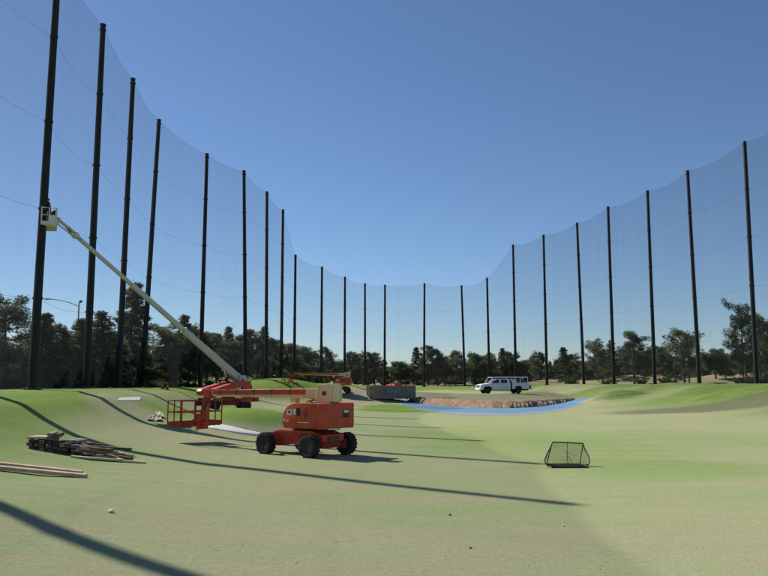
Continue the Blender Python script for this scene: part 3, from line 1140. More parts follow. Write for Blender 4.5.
    flo = fl.build('basket_floor', basket_mat, root, bevel=0.008)
    fl = MB(Km)
    for (a, b, c_, d_) in ((0.06, 0.08, -1.2, 1.2), (0.99, 1.01, -1.2, 1.2), (0.08, 0.99, -1.2, -1.18), (0.08, 0.99, 1.18, 1.2)):
        fl.box(a, b, c_, d_, -0.04, 0.16)
    fl.build('toe_board', basket_mat, flo)
    fl = MB(Km)
    for k in range(9):
        y = -1.1 + k * 0.275
        fl.box(0.1, 0.97, y - 0.02, y + 0.02, -0.08, -0.03)
    fl.build('floor_beam', basket_mat, flo)
    cr = [(0.08, -1.18), (0.99, -1.18), (0.99, 1.18), (0.08, 1.18)]
    for z in (1.08, 0.58):
        r_ = MB(Km)
        r_.tube([(x, y, z) for x, y in cr], rail_r, 8, closed=True)
        r_.build('top_rail' if z > 1 else 'mid_rail', basket_mat, root)
    for x, y in cr + [(0.99, -0.4), (0.99, 0.4), (0.08, -0.4), (0.08, 0.4), (0.53, -1.18), (0.53, 1.18)]:
        r_ = MB(Km)
        r_.tube([(x, y, 0), (x, y, 1.08)], rail_r * 0.93, 8)
        r_.build('post', basket_mat, root)
    if long_nose:      # solid kick panels on this basket
        for y0, y1 in ((-1.2, -1.17), (1.17, 1.2)):
            MB(Km).box(0.12, 0.5, y0, y1, 0.17, 0.56).build('side_panel', basket_mat, root)
        MB(Km).box(0.985, 1.005, 0.44, 1.14, 0.17, 0.56).build('side_panel', basket_mat, root)
        MB(Km).box(0.985, 1.005, -1.14, -0.44, 0.6, 1.04).build('side_panel', basket_mat, root)
    cb_ = MB(Km)
    cb_.prism([(0.1, 0.85), (0.38, 0.85), (0.38, 1.0), (0.1, 1.2)], -0.5, 0.2)
    cbx = cb_.build('control_box', M['black'], root, bevel=0.02)
    for k in range(3):
        MB(Km).tube([(0.22, -0.4 + k * 0.22, 1.08), (0.2, -0.4 + k * 0.22, 1.2)], 0.018, 6).build('joystick', M['black'], cbx)
    sp_ = MB(Km)
    sp_.box(-0.05, 0.1, -0.3, 0.3, -0.2, 0.5)
    sp_.build('support_plate', tip_mat, root, bevel=0.02)
    return root, Km


# near lift, boom level with the basket lowered to the ground beyond its nose
c1 = Vector((-3.14, 31.6, 0))
c1.z = min(gz(c1.x + dx, c1.y + dy) for dx in (-1.3, 0, 1.3) for dy in (-1.3, 0, 1.3)) + 0.0
yaw1 = rad(180 - 40)
yaw1t = rad(180 - 37.5)
lift1, _k = make_lift(c1, yaw1, yaw1t, rad(-0.6), (6.6, 0.3, 0.45), 1.35, rad(-76), yaw1t,
                  'orange boom lift with level boom and red basket lowered beside the green mound', M['cream'], M['orange'], M['darkorange'])

# raised lift behind it, boom reaching up to the pole
g2 = G(229, 410)
c2 = Vector((g2.x, 64.0, 0)); c2.x = (229 - 384) / 775 * 64.0
c2.z = gz(c2.x, c2.y)
yaw2c = rad(20)
pivot_target = at(240.5, 379, 64.2)
tip_target = at(71.0, 231.5, 52.2)
hd = Vector((tip_target.x - pivot_target.x, tip_target.y - pivot_target.y, 0))
yaw2 = math.atan2(hd.y, hd.x)
# place the swing centre so the pivot lands on its pixel
c2 = pivot_target - Matrix.Rotation(yaw2, 3, 'Z') @ Vector((-1.25, 0, 0))
c2.z = gz(c2.x, c2.y)
pz2 = c2.z + 2.46
el2 = math.atan2(tip_target.z - pz2, hd.length)
Ltot = math.hypot(hd.length, tip_target.z - pz2)
lift2, K2 = make_lift(c2, yaw2c, yaw2, el2, (7.0, (Ltot - 7.0 - 0.6) * 0.52, (Ltot - 7.0) * 0.48), 1.45, el2 * 0.9, rad(207),
                  'boom lift with its pale grey boom raised high to a net pole', M['greyboom'], M['greyboom'], M['basket'], track=False, basket_lift=-0.5, long_nose=True, rail_r=0.042, bt=1.0)

# far lift behind the mound
c3 = Vector((at(338, 379, 103).x, 103.0, 0))
c3.z = max(gz(c3.x, c3.y), 1.2)
lift3, _k = make_lift(c3, rad(185), rad(176), rad(1.5), (6.4, 0.3, 0.4), 1.3, rad(-70), rad(176),
                  'small far orange lift with level boom behind the grass mound', M['cream'], M['orange'], M['darkorange'])

# ------------------------------------------------------------------ worker in the raised basket
def make_person(Km):
    base = c2 + (Km @ Vector((0.5, 0.55, 0.03)))
    root = empty('person', base, 'worker in dark clothes standing in the raised white basket', 'person')
    yaw = math.atan2(POLES[nleft][0].y - base.y, POLES[nleft][0].x - base.x)
    J = {
        'pel': ((0, 0, 0.95), 0.15), 'bel': ((0.02, 0, 1.1), 0.14), 'che': ((0.05, 0, 1.32), 0.165), 'nek0': ((0.06, 0, 1.5), 0.075), 'nek': ((0.09, 0, 1.56), 0.058),
        'h0': ((0.11, 0, 1.62), 0.085), 'h1': ((0.12, 0, 1.70), 0.1), 'h2': ((0.115, 0, 1.77), 0.085),
        'hl': ((0, 0.1, 0.9), 0.1), 'kl': ((0.03, 0.12, 0.5), 0.065), 'al': ((0, 0.13, 0.1), 0.045), 'tl': ((0.17, 0.15, 0.04), 0.04),
        'hr': ((0, -0.1, 0.9), 0.1), 'kr': ((0.03, -0.12, 0.5), 0.065), 'ar': ((0, -0.13, 0.1), 0.045), 'tr': ((0.17, -0.15, 0.04), 0.04),
        'sl': ((0.04, 0.19, 1.43), 0.07), 'el': ((0.12, 0.25, 1.15), 0.048), 'wl': ((0.34, 0.2, 1.12), 0.035), 'pl': ((0.42, 0.18, 1.12), 0.04),
        'sr': ((0.04, -0.19, 1.43), 0.07), 'er': ((0.2, -0.25, 1.22), 0.048), 'wr': ((0.4, -0.2, 1.34), 0.035), 'pr': ((0.48, -0.18, 1.36), 0.04)}
    E = [('pel', 'bel'), ('bel', 'che'), ('che', 'nek0'), ('nek0', 'nek'), ('nek', 'h0'), ('h0', 'h1'), ('h1', 'h2'),
         ('pel', 'hl'), ('hl', 'kl'), ('kl', 'al'), ('al', 'tl'), ('pel', 'hr'), ('hr', 'kr'), ('kr', 'ar'), ('ar', 'tr'),
         ('che', 'sl'), ('sl', 'el'), ('el', 'wl'), ('wl', 'pl'), ('che', 'sr'), ('sr', 'er'), ('er', 'wr'), ('wr', 'pr')]
    for s, y in (('l', 1), ('r', -1)):
        px_, py_, pz_ = J['p' + s][0]
        for k in range(4):
            oy = (k - 1.5) * 0.022
            J[f'f{s}{k}a'] = ((px_ + 0.05, py_ + oy, pz_ + 0.005), 0.009)
            J[f'f{s}{k}b'] = ((px_ + 0.085 - 0.006 * abs(k - 1), py_ + oy, pz_ - 0.02), 0.008)
            E += [('p' + s, f'f{s}{k}a'), (f'f{s}{k}a', f'f{s}{k}b')]
        J[f't{s}a'] = ((px_ + 0.01, py_ - y * 0.05, pz_ + 0.0), 0.011)
        J[f't{s}b'] = ((px_ + 0.045, py_ - y * 0.06, pz_ - 0.01), 0.009)
        E += [('w' + s, f't{s}a'), (f't{s}a', f't{s}b')]
    keys = list(J)
    me = bpy.data.meshes.new('body')
    me.from_pydata([J[k][0] for k in keys], [(keys.index(a), keys.index(b)) for a, b in E], [])
    o = bpy.data.objects.new('body', me)
    C.objects.link(o)
    o.parent = root
    md = o.modifiers.new('skin', 'SKIN')
    md.use_smooth_shade = True
    for i, k in enumerate(keys):
        me.skin_vertices[0].data[i].radius = (J[k][1], J[k][1])
        me.skin_vertices[0].data[i].use_root = (k == 'pel')
    o.modifiers.new('sub', 'SUBSURF').render_levels = 2
    m = bpy.data.materials.new('worker_clothes_and_skin')
    m.use_nodes = True
    n = m.node_tree
    tc = n.nodes.new('ShaderNodeTexCoord')
    sx = n.nodes.new('ShaderNodeSeparateXYZ')
    n.links.new(tc.outputs['Object'], sx.inputs[0])
    rp = n.nodes.new('ShaderNodeValToRGB')
    rp.color_ramp.interpolation = 'CONSTANT'
    el = rp.color_ramp.elements
    el[0].position = 0; el[0].color = (0.03, 0.025, 0.02, 1)
    el[1].position = 0.055; el[1].color = (0.03, 0.04, 0.07, 1)
    for pos, c in ((0.5, (0.05, 0.045, 0.05, 1)), (0.765, (0.32, 0.18, 0.12, 1))):
        x = el.new(pos); x.color = c
    mz = n.nodes.new('ShaderNodeMath'); mz.operation = 'MULTIPLY'; mz.inputs[1].default_value = 0.5
    n.links.new(sx.outputs[2], mz.inputs[0])
    n.links.new(mz.outputs[0], rp.inputs[0])
    n.links.new(rp.outputs[0], n.nodes['Principled BSDF'].inputs['Base Color'])
    n.nodes['Principled BSDF'].inputs['Roughness'].default_value = 0.85
    me.materials.append(m)
    hr_ = MB()
    hr_.M = Matrix.Translation((0.108, 0, 1.715))
    hr_.lathe([(0.0, 0.115), (0.06, 0.1), (0.1, 0.05), (0.108, 0.0), (0.1, -0.01)], 16, axis='z')
    hr_.box(0.06, 0.19, -0.07, 0.07, -0.012, 0.004)
    hr_.build('cap', M['black'], root, smooth=True)
    fc = MB()
    fc.M = Matrix.Translation((0.2, 0, 1.665))
    fc.prism([(0.0, -0.02), (0.035, -0.015), (0.005, 0.035)], -0.014, 0.014)
    fc.build('nose', m, root)
    for s in (-1, 1):
        ee = MB(); ee.tube([(0.205, s * 0.035, 1.695), (0.216, s * 0.035, 1.695)], 0.011, 6); ee.build('eye', M['black'], root)
        ea = MB(); ea.tube([(0.11, s * 0.095, 1.69), (0.1, s * 0.118, 1.695)], [0.03, 0.02], 8); ea.build('ear', m, root)
    root.rotation_euler = (0, 0, yaw)
    return root


make_person(K2)

# ------------------------------------------------------------------ white utility truck
def make_truck(loc, yaw):
    t = empty('utility_truck', loc, 'white crew cab utility truck with ladder rack parked above the soil bank', 'truck', rz=yaw)
    W = M['white']
    # lower body and bonnet
    b = MB()
    b.prism([(-0.75, 0.5), (1.9, 0.5), (1.95, 0.85), (2.2, 1.0), (2.85, 1.0), (3.1, 0.85), (3.15, 0.5), (3.55, 0.55), (3.6, 1.0), (3.5, 1.2), (3.2, 1.29), (2.25, 1.4), (-0.75, 1.4)], -0.97, 0.97)
    b.build('cab_body', W, t, bevel=0.03)
    # greenhouse
    g = MB()
    lo = [(2.25, 0.94), (-0.72, 0.94)]
    vs = []
    for s in (-1, 1):
        vs += [(2.3, s * 0.93, 1.39), (1.35, s * 0.8, 2.0), (-0.55, s * 0.8, 2.02), (-0.72, s * 0.93, 1.39)]
    g.add(vs, [(0, 1, 2, 3), (7, 6, 5, 4), (0, 4, 5, 1), (1, 5, 6, 2), (2, 6, 7, 3), (3, 7, 4, 0)])
    g.build('cab_roof', W, t, bevel=0.05, smooth=True)
    # glass
    def sidewin(x0, x1, xt0, xt1):
        for s in (-1, 1):
            w_ = MB()
            w_.add([(x0, s * 0.937, 1.44), (x1, s * 0.937, 1.44), (xt1, s * 0.832, 1.93), (xt0, s * 0.832, 1.93),
                    (x0, s * 0.90, 1.44), (x1, s * 0.90, 1.44), (xt1, s * 0.79, 1.93), (xt0, s * 0.79, 1.93)],
                   [(0, 1, 2, 3), (7, 6, 5, 4), (0, 4, 5, 1), (1, 5, 6, 2), (2, 6, 7, 3), (3, 7, 4, 0)])
            w_.build('side_window', M['glass'], t)
    sidewin(1.95, 0.85, 1.3, 0.85)
    sidewin(0.62, -0.3, 0.62, -0.28)
    ws = MB()
    ws.add([(2.285, -0.84, 1.44), (2.285, 0.84, 1.44), (1.41, 0.72, 1.99), (1.41, -0.72, 1.99), (2.2, -0.84, 1.42), (2.2, 0.84, 1.42), (1.33, 0.72, 1.95), (1.33, -0.72, 1.95)],
           [(0, 1, 2, 3), (7, 6, 5, 4), (0, 4, 5, 1), (1, 5, 6, 2), (2, 6, 7, 3), (3, 7, 4, 0)])
    ws.build('windscreen', M['glass'], t)
    for s in (-1, 1):
        for x0, x1 in ((0.78, 1.9), (-0.38, 0.72)):
            d_ = MB()
            d_.box(x0, x1, min(s * 0.965, s * 0.982), max(s * 0.965, s * 0.982), 0.6, 1.37)
            door = d_.build('door', W, t, bevel=0.006)
            h_ = MB(); h_.box(x0 + 0.08, x0 + 0.24, min(s * 0.98, s * 1.005), max(s * 0.98, s * 1.005), 1.18, 1.22); h_.build('handle', M['black'], door)
        mm = MB(); mm.box(1.72, 1.86, min(s * 0.98, s * 1.22), max(s * 0.98, s * 1.22), 1.45, 1.72); mm.build('mirror', M['black'], t, bevel=0.03)
        hl = MB(); hl.box(3.45, 3.6, min(s * 0.62, s * 0.94), max(s * 0.62, s * 0.94), 0.92, 1.12); hl.build('headlight', M['lamp'], t, bevel=0.02)
    gr = MB(); gr.box(3.5, 3.625, -0.58, 0.58, 0.86, 1.14); gr.build('grille', M['dark'], t, bevel=0.01)
    bp = MB(); bp.box(3.45, 3.75, -1.0, 1.0, 0.5, 0.74); bp.build('front_bumper', W, t, bevel=0.04)
    wf = MB(); wf.box(1.92, 3.12, -0.7, 0.7, 0.52, 0.99); wf.build('wheel_housing', M['black'], t)
    hb_ = MB(); hb_.box(-0.93, -0.8, -0.9, 0.9, 0.62, 1.9); hb_.build('headboard', M['black'], t)
    bs = MB(); bs.box(-3.5, 3.2, -0.5, 0.5, 0.42, 0.62); bs.build('frame_rail', M['black'], t)
    # service body with compartment doors
    for s in (-1, 1):
        sb = MB()
        sb.prism([(-0.97, 0.62), (-1.35, 0.62), (-1.45, 0.95), (-1.65, 1.05), (-2.15, 1.05), (-2.35, 0.95), (-2.45, 0.62), (-3.45, 0.62), (-3.45, 1.5), (-0.97, 1.5)][::-1], min(s * 0.6, s * 1.05), max(s * 0.6, s * 1.05))
        bx_ = sb.build('service_body', W, t, bevel=0.012)
        for x0, x1, z0, z1 in ((-1.3, -1.02, 0.7, 1.45), (-2.4, -1.36, 1.12, 1.45), (-2.92, -2.46, 0.7, 1.45), (-3.4, -2.98, 0.7, 1.45)):
            d_ = MB(); d_.box(x0, x1, min(s * 1.04, s * 1.062), max(s * 1.04, s * 1.062), z0, z1)
            dd = d_.build('compartment_door', W, bx_, bevel=0.005)
            h_ = MB(); h_.box((x0 + x1) / 2 - 0.06, (x0 + x1) / 2 + 0.06, min(s * 1.06, s * 1.08), max(s * 1.06, s * 1.08), z1 - 0.12, z1 - 0.07); h_.build('handle', M['dark'], dd)
    sb = MB(); sb.box(-3.45, -0.97, -0.595, 0.595, 0.63, 0.8); sb.build('bed_floor', M['dark'], t)
    tb = MB(); tb.box(-1.58, -0.97, -1.03, 1.03, 1.505, 1.93); tb.build('tool_box', W, t, bevel=0.02)
    tb = MB(); tb.box(-2.75, -1.62, -0.58, 0.58, 0.82, 1.98); tb.build('equipment', M['dark'], t, bevel=0.05)
    tb = MB(); tb.tube([(-3.2, -0.4, 1.3), (-3.2, 0.4, 1.3)], 0.35, 16); tb.build('cable_reel', M['black'], t)
    rbm = MB(); rbm.box(-3.95, -3.46, -1.0, 1.0, 0.55, 0.7); rbm.build('rear_bumper', W, t, bevel=0.02)
    rbm = MB(); rbm.box(-3.85, -3.5, -0.75, 0.75, 0.705, 1.15); rbm.build('rear_vise', M['dark'], t, bevel=0.03)
    for s in (-1, 1):
        tl = MB(); tl.box(-3.5, -3.44, min(s * 0.85, s * 1.0), max(s * 0.85, s * 1.0), 0.85, 1.1); tl.build('tail_light', M['redlamp'], t)
    # ladder rack
    rk = MB()
    for s in (-1, 1):
        rk.tube([(-3.3, s * 0.95, 2.22), (1.9, s * 0.95, 2.22)], 0.035, 8)
        for x in (-3.3, -2.2, -0.9):
            rk.tube([(x, s * 0.95, 1.5), (x, s * 0.95, 2.22)], 0.035, 8)
        rk.tube([(1.75, s * 0.95, 2.22), (2.35, s * 0.93, 1.4)], 0.025, 8)
    for x in (-3.3, -2.2, -0.9, 0.4, 1.8):
        rk.tube([(x, -0.95, 2.22), (x, 0.95, 2.22)], 0.03, 8)
    rack = rk.build('ladder_rack', W, t)
    for yy in (-0.6, 0.25):
        ld = MB()
        for s in (0, 0.36):
            ld.box(-3.4, 0.9, yy + s, yy + s + 0.035, 2.26, 2.35)
        for k in range(14):
            ld.tube([(-3.25 + k * 0.3, yy, 2.305), (-3.25 + k * 0.3, yy + 0.36, 2.305)], 0.016, 6)
        ld.build('ladder', M['galv'], rack)
    for x in (2.52, -1.9):
        for s in (-1, 1):
            make_wheel(t, Matrix.Translation((x, s * 0.86, 0.43)), 0.43, 0.28)
    return t


tp = at(503, 393, 107.5)
tp.z = gz(tp.x, tp.y)
truck = make_truck(tp, rad(180 + 12))

# ------------------------------------------------------------------ roll-off container with red tarp
def make_dumpster(loc, yaw):
    t = empty('roll_off_dumpster', loc, 'tan grey steel roll-off container near the blue hazard', 'dumpster', rz=yaw)
    L, Wd, H = 6.0, 2.3, 1.75
    b = MB(); b.box(-L / 2, L / 2, -Wd / 2, Wd / 2, 0.15, 0.25); b.build('floor', M['dump'], t)
    for s in (-1, 1):
        w = MB(); w.box(-L / 2, L / 2, min(s * Wd / 2, s * (Wd / 2 - 0.06)), max(s * Wd / 2, s * (Wd / 2 - 0.06)), 0.25, H)
        side = w.build('side_wall', M['dump'], t)
        for k in range(11):
            x = -L / 2 + 0.1 + k * (L - 0.2) / 10
            r = MB(); r.box(x - 0.05, x + 0.05, min(s * (Wd / 2 + 0.003), s * (Wd / 2 + 0.09)), max(s * (Wd / 2 + 0.003), s * (Wd / 2 + 0.09)), 0.2, H - 0.05)
            r.build('rib', M['dump'], side)
        r = MB(); r.box(-L / 2 - 0.05, L / 2 + 0.05, min(s * (Wd / 2 - 0.07), s * (Wd / 2 + 0.1)), max(s * (Wd / 2 - 0.07), s * (Wd / 2 + 0.1)), H - 0.04, H + 0.1)
        r.build('top_rail', M['dump'], side, bevel=0.02)
        p = MB(); p.box(-1.0, 0.9, min(s * (Wd / 2 + 0.092), s * (Wd / 2 + 0.1)), max(s * (Wd / 2 + 0.092), s * (Wd / 2 + 0.1)), 0.85, 1.4)
        p.build('painted_panel', M['dumpblue'], side)
    for s in (-1, 1):
        w = MB(); w.box(min(s * (L / 2 - 0.06), s * L / 2), max(s * (L / 2 - 0.06), s * L / 2), -Wd / 2 + 0.062, Wd / 2 - 0.062, 0.25, H)
        e = w.build('end_wall', M['dump'], t)
        for k in range(4):
            y = -Wd / 2 + 0.2 + k * (Wd - 0.4) / 3
            r = MB(); r.box(min(s * (L / 2 + 0.003), s * (L / 2 + 0.12)), max(s * (L / 2 + 0.003), s * (L / 2 + 0.12)), y - 0.06, y + 0.06, 0.15, H)
            r.build('rib', M['dump'], e)
    for x in (-2.4, 2.4):
        for s in (-1, 1):
            w = MB(); w.tube([(x, s * 0.75, 0.12), (x, s * 0.95, 0.12)], 0.12, 14); w.build('roller', M['dark'], t)
    return t


dp = Vector((at(391, 400.5, 103).x, 103.0, 0))
dp.z = gz(dp.x, dp.y)
make_dumpster(dp, rad(14))
rt = random.Random(3)
n1, n2 = 14, 8
vs, fs = [], []
for i in range(n1 + 1):
    for j in range(n2 + 1):
        u, v = i / n1, j / n2
        x = 0.0 + (u - 0.5) * 3.0
        y = (v - 0.5) * 1.9
        z = 0.35 * math.sin(math.pi * u) * math.sin(math.pi * v) + rt.uniform(-0.1, 0.12) - 0.1
        vs.append((x, y, z))
for i in range(n1):
    for j in range(n2):
        k = i * (n2 + 1) + j
        fs.append((k, k + n2 + 1, k + n2 + 2, k + 1))
m_ = MB(); m_.add(vs, fs)
tarp = m_.build('tarp', M['redtarp'], None)
tarp.location = dp + Vector((0.7, 0.1, 1.88))
tarp.rotation_euler = (0, 0, rad(14))
md = tarp.modifiers.new('thickness', 'SOLIDIFY'); md.thickness = 0.03
tag(tarp, 'crumpled red sheet heaped in the open top of the roll-off container', 'tarp')

# ------------------------------------------------------------------ target net on the turf
def make_target():
    c = G(567, 467.5)
    t = empty('golf_target_net', c, 'low trapezoid golf target net with dark frame standing on the turf', 'golf net')
    Sx = c.y / 775.0
    def fp(px, py, back):     # frame point from its pixel; back = metres behind the base line
        p = at(px, py, c.y + back)
        return p - c
    key = [(552.5, 442, .62), (568, 442.6, .62), (583, 443.5, .62), (584.5, 448.5, .5), (588, 455, .32), (589.8, 461.5, .12), (588.8, 464.5, .05), (585.5, 466.2, .0), (567, 466.4, 0), (549, 465.8, 0), (545.6, 464, .05), (544.4, 461, .12), (546.5, 455, .32), (550.5, 447.5, .5)]
    pts = [fp(*k) for k in key]
    # keep the lower edge just above the grass
    MB().tube(pts, 0.022, 8, closed=True).build('frame', M['black'], t, smooth=True)
    bl = [fp(550, 466, .1), fp(588, 467, .1)]
    z0 = 0.025
    def fl(x, y): return Vector((x, y, gz(c.x + x, c.y + y) - c.z + z0))
    xl, xr = pts[9].x + 0.05, pts[7].x + 0.02
    base = [fl(xl, -0.28), fl(xr, -0.28), fl(xr - 0.02, 0.75), fl(xl + 0.02, 0.75)]
    MB().tube(base, 0.022, 8, closed=True).build('base_frame', M['black'], t)
    for p, q in ((pts[0], base[3]), (pts[2], base[2])):
        MB().tube([p, q], 0.016, 6).build('rear_leg', M['black'], t)
    for p, q in ((pts[9], base[0]), (pts[7], base[1]), (pts[10], base[3]), (pts[6], base[2])):
        MB().tube([p, q], 0.014, 6).build('brace', M['black'], t)
    # netting: sagging pocket of cords between the frame sides
    cord = MB()
    left = [pts[0], pts[13], pts[12], pts[11], pts[10], pts[9]]
    right = [pts[2], pts[3], pts[4], pts[5], pts[6], pts[7]]

    def lerp_path(path, s):
        d = [0]
        for i in range(1, len(path)): d.append(d[-1] + (path[i] - path[i - 1]).length)
        x = s * d[-1]
        for i in range(1, len(path)):
            if x <= d[i] + 1e-9:
                f = (x - d[i - 1]) / (d[i] - d[i - 1])
                return path[i - 1].lerp(path[i], f)
        return path[-1]

    def sp(u, v):
        p = lerp_path(left, v).lerp(lerp_path(right, v), u)
        s_ = 4 * u * (1 - u)
        fold = 0.05 * math.sin(u * 9 + v * 2)
        return p + Vector((0, 0.22 * s_ * math.sin(math.pi * v) + fold * math.sin(math.pi * v), -0.06 * s_ * math.sin(math.pi * v)))
    for k in range(1, 22):
        cord.tube([sp(a / 14, k / 22) for a in range(15)], 0.0042, 3, cap=False)
    for k in range(1, 34):
        cord.tube([sp(k / 34, a / 10) for a in range(11)], 0.0042, 3, cap=False)
    # ground apron of the same mesh
    for k in range(1, 24):
        a = base[0].lerp(base[1], k / 24); b = base[3].lerp(base[2], k / 24)
        cord.tube([a, b], 0.004, 3, cap=False)
    for k in range(1, 20):
        a = base[0].lerp(base[3], k / 20); b = base[1].lerp(base[2], k / 20)
        cord.tube([a, b], 0.004, 3, cap=False)
    tag(cord.build('mesh', M['net_cord'], t), kind='stuff')
    # centre strap and its two folds
    MB().tube([sp(0.5 + 0.06 * a / 8 - 0.01, a / 8) + Vector((0, -0.01, 0)) for a in range(9)], 0.011, 6).build('strap', M['black'], t)
    MB().tube([sp(0.55, 0.5), sp(0.63, 0.72), sp(0.7, 0.98)], 0.006, 5).build('fold_cord', M['black'], t)
    MB().tube([sp(0.55, 0.5), sp(0.5, 0.75), sp(0.44, 0.98)], 0.005, 5).build('fold_cord', M['black'], t)
    MB().tube([sp(0.52, 0.3), sp(0.62, 0.42), sp(0.78, 0.5)], 0.005, 5).build('fold_cord', M['black'], t)
    return t


make_target()

# ------------------------------------------------------------------ lumber
def board(p, q, w, h, material, name, label, group=None, lift=0.0, roll=0.0, cat='board'):
    p, q = Vector(p), Vector(q)
    L = (q - p).length
    yaw = math.atan2(q.y - p.y, q.x - p.x)
    pit = math.asin((q.z - p.z) / L)
    mb = MB()
    rr = random.Random(int(abs(p.x * 991 + q.y * 77)))
    N = 6
    vs, fs = [], []
    bow = rr.uniform(-0.02, 0.03) * L / 3
    for k in range(N + 1):
        x = L * k / N
        b = bow * 4 * (k / N) * (1 - k / N)
        for (yy, zz) in ((-w / 2, 0), (w / 2, 0), (w / 2, h), (-w / 2, h)):
            vs.append((x, yy + b, zz))
    for k in range(N):
        a = k * 4
        for j in range(4):
            fs.append((a + j, a + (j + 1) % 4, a + 4 + (j + 1) % 4, a + 4 + j))
    fs += [(3, 2, 1, 0), (N * 4, N * 4 + 1, N * 4 + 2, N * 4 + 3)]
    mb.add(vs, fs)
    o = mb.build(name, material, None, bevel=0.006)
    o.location = p + Vector((0, 0, lift))
    o.rotation_euler = (roll, -pit, yaw)
    return tag(o, label, cat, group)


def on(px, py, dz=0.0):
    g = G(px, py)
    g.z += dz
    return g


board(on(-30, 466.5), on(86, 478), 0.24, 0.10, M['wood'], 'plank', 'long pale plank lying on the turf, the front one of a pair', None, 0.0)
board(on(-34, 463.5) + Vector((0, 0.1, 0)), on(80, 475.5) + Vector((0, 0.12, 0)), 0.24, 0.11, M['wood'], 'plank', 'long pale plank lying on the turf, the rear one of a pair', None, 0.0)
board(on(71, 457.5), on(145, 463.5), 0.16, 0.06, M['wood'], 'plank', 'single pale plank lying right in front of the timber heap')
rl = random.Random(11)
pc = on(62, 453)
GP = 'timber offcuts in the heap'


def stack(ox, oy, nx_, nz_, tw, th, tl, yaw, material, label, jit=0.055, group=GP, zoff=0.0):
    c, s = math.cos(yaw), math.sin(yaw)
    for k in range(nz_):
        for i in range(nx_):
            x = ox + (i - (nx_ - 1) / 2) * tw * 1.05
            a = Vector((pc.x + x + rl.uniform(-jit, jit), pc.y + oy + rl.uniform(-jit, jit) * 2, 0))
            d_ = Vector((-s, c, 0)) * tl
            zb = max(gz(a.x, a.y), gz(a.x + d_.x, a.y + d_.y)) - 0.06
            z = zb + zoff + k * th * 1.02
            a.z = z
            d_ = Matrix.Rotation(rl.uniform(-0.14, 0.14), 3, 'Z') @ d_ * rl.uniform(0.8, 1.15)
            b = a + d_
            b.z = z + rl.uniform(-0.02, 0.02)
            mt_ = material if rl.random() < 0.72 else rl.choice((M['greywood'], M['wood'], M['oldwood']))
            board(a, b, tw * rl.uniform(0.7, 1.0), th * rl.uniform(0.85, 1.0), mt_, 'timber', label, group, cat='timber')


OW, GW = M['oldwood'], M['greywood']
stack(-0.85, -0.15, 3, 3, 0.19, 0.12, 0.9, 0.25, OW, 'short weathered timber in the left stack of the heap', group='timbers of the left stack')
stack(0.05, -0.25, 5, 3, 0.2, 0.14, 0.95, 0.1, OW, 'short weathered timber in the middle stack of the heap', group='timbers of the middle stack')
stack(-0.28, -0.1, 2, 2, 0.2, 0.12, 0.8, 0.25, GW, 'grey timber lying on top of the middle stack', group='grey timbers on top', zoff=0.43)
stack(0.3, 0.05, 2, 1, 0.18, 0.11, 0.8, -0.15, GW, 'grey timber lying on top of the middle stack', group='grey timbers on top', zoff=0.43)
# lighter boards capping the left stack
for k in range(3):
    a = Vector((pc.x - 1.25, pc.y + 0.0 + k * 0.26, gz(pc.x - 0.9, pc.y + 0.3) + 0.36))
    board(a, a + Vector((0.95, -0.02, 0.0)), 0.24, 0.07, M['wood'], 'board', 'pale board laid across the top of the left stack', 'boards on the left stack')
# splayed pile to the right
for k in range(26):
    x = rl.uniform(0.4, 1.35)
    y = rl.uniform(-0.45, 0.9)
    L = rl.uniform(0.6, 1.5)
    yaw = rl.uniform(-0.5, 0.25)
    f = (x - 0.5) / 1.5
    z = gz(pc.x + x, pc.y + y) + max(0.0, (0.36 - 0.3 * f)) * rl.uniform(0.1, 1.0)
    a = Vector((pc.x + x, pc.y + y, z))
    b = a + Vector((math.cos(yaw) * L, math.sin(yaw) * L, 0))
    b.z = max(gz(b.x, b.y) + 0.02, z - rl.uniform(0.05, 0.3) * L)
    board(a, b, rl.choice((0.1, 0.15, 0.2)), rl.choice((0.05, 0.09, 0.1)), rl.choice((OW, OW, M['wood'], GW)), 'board', 'loose board in the splayed right side of the heap', 'splayed boards of the heap')

# ------------------------------------------------------------------ loose sheets, liner, cones, scraps
def sheet(name, pts, th, material, label, cat, crumple=0.0, seed=1):
    """ground-hugging piece from pixel corners (quad), subdivided and thick"""
    q = [on(*p) for p in pts]
    rr = random.Random(seed)
    n = 6
    vs, fs = [], []
    for i in range(n + 1):
        for j in range(n + 1):
            u, v = i / n, j / n
            p = q[0].lerp(q[1], u).lerp(q[3].lerp(q[2], u), v)
            vs.append((p.x, p.y, gz(p.x, p.y) + 0.03 + rr.uniform(0, crumple)))
    for i in range(n):
        for j in range(n):
            k = i * (n + 1) + j
            fs.append((k, k + n + 1, k + n + 2, k + 1))
    m_ = MB(); m_.add(vs, fs)
    o = m_.build(name, material)
    mdf = o.modifiers.new('thickness', 'SOLIDIFY'); mdf.thickness = th; mdf.offset = 1
    return tag(o, label, cat)


sheet('white_panel', [(117, 401), (140, 400.5), (141, 397.5), (120, 398)], 0.12, M['liner'], 'flat white panel lying on the green berm', 'panel', 0.0, 2)
sheet('cardboard', [(147, 421), (163, 421.8), (160, 416.5), (150, 416.8)], 0.05, M['tan'], 'crumpled tan sheet lying on the dusty path beside the red basket', 'sheet', 0.13, 3)
sheet('cardboard', [(158, 416.8), (166, 419), (162, 413.5), (156, 413)], 0.05, M['tan'], 'smaller crumpled pale sheet behind the tan one on the path', 'sheet', 0.12, 4)
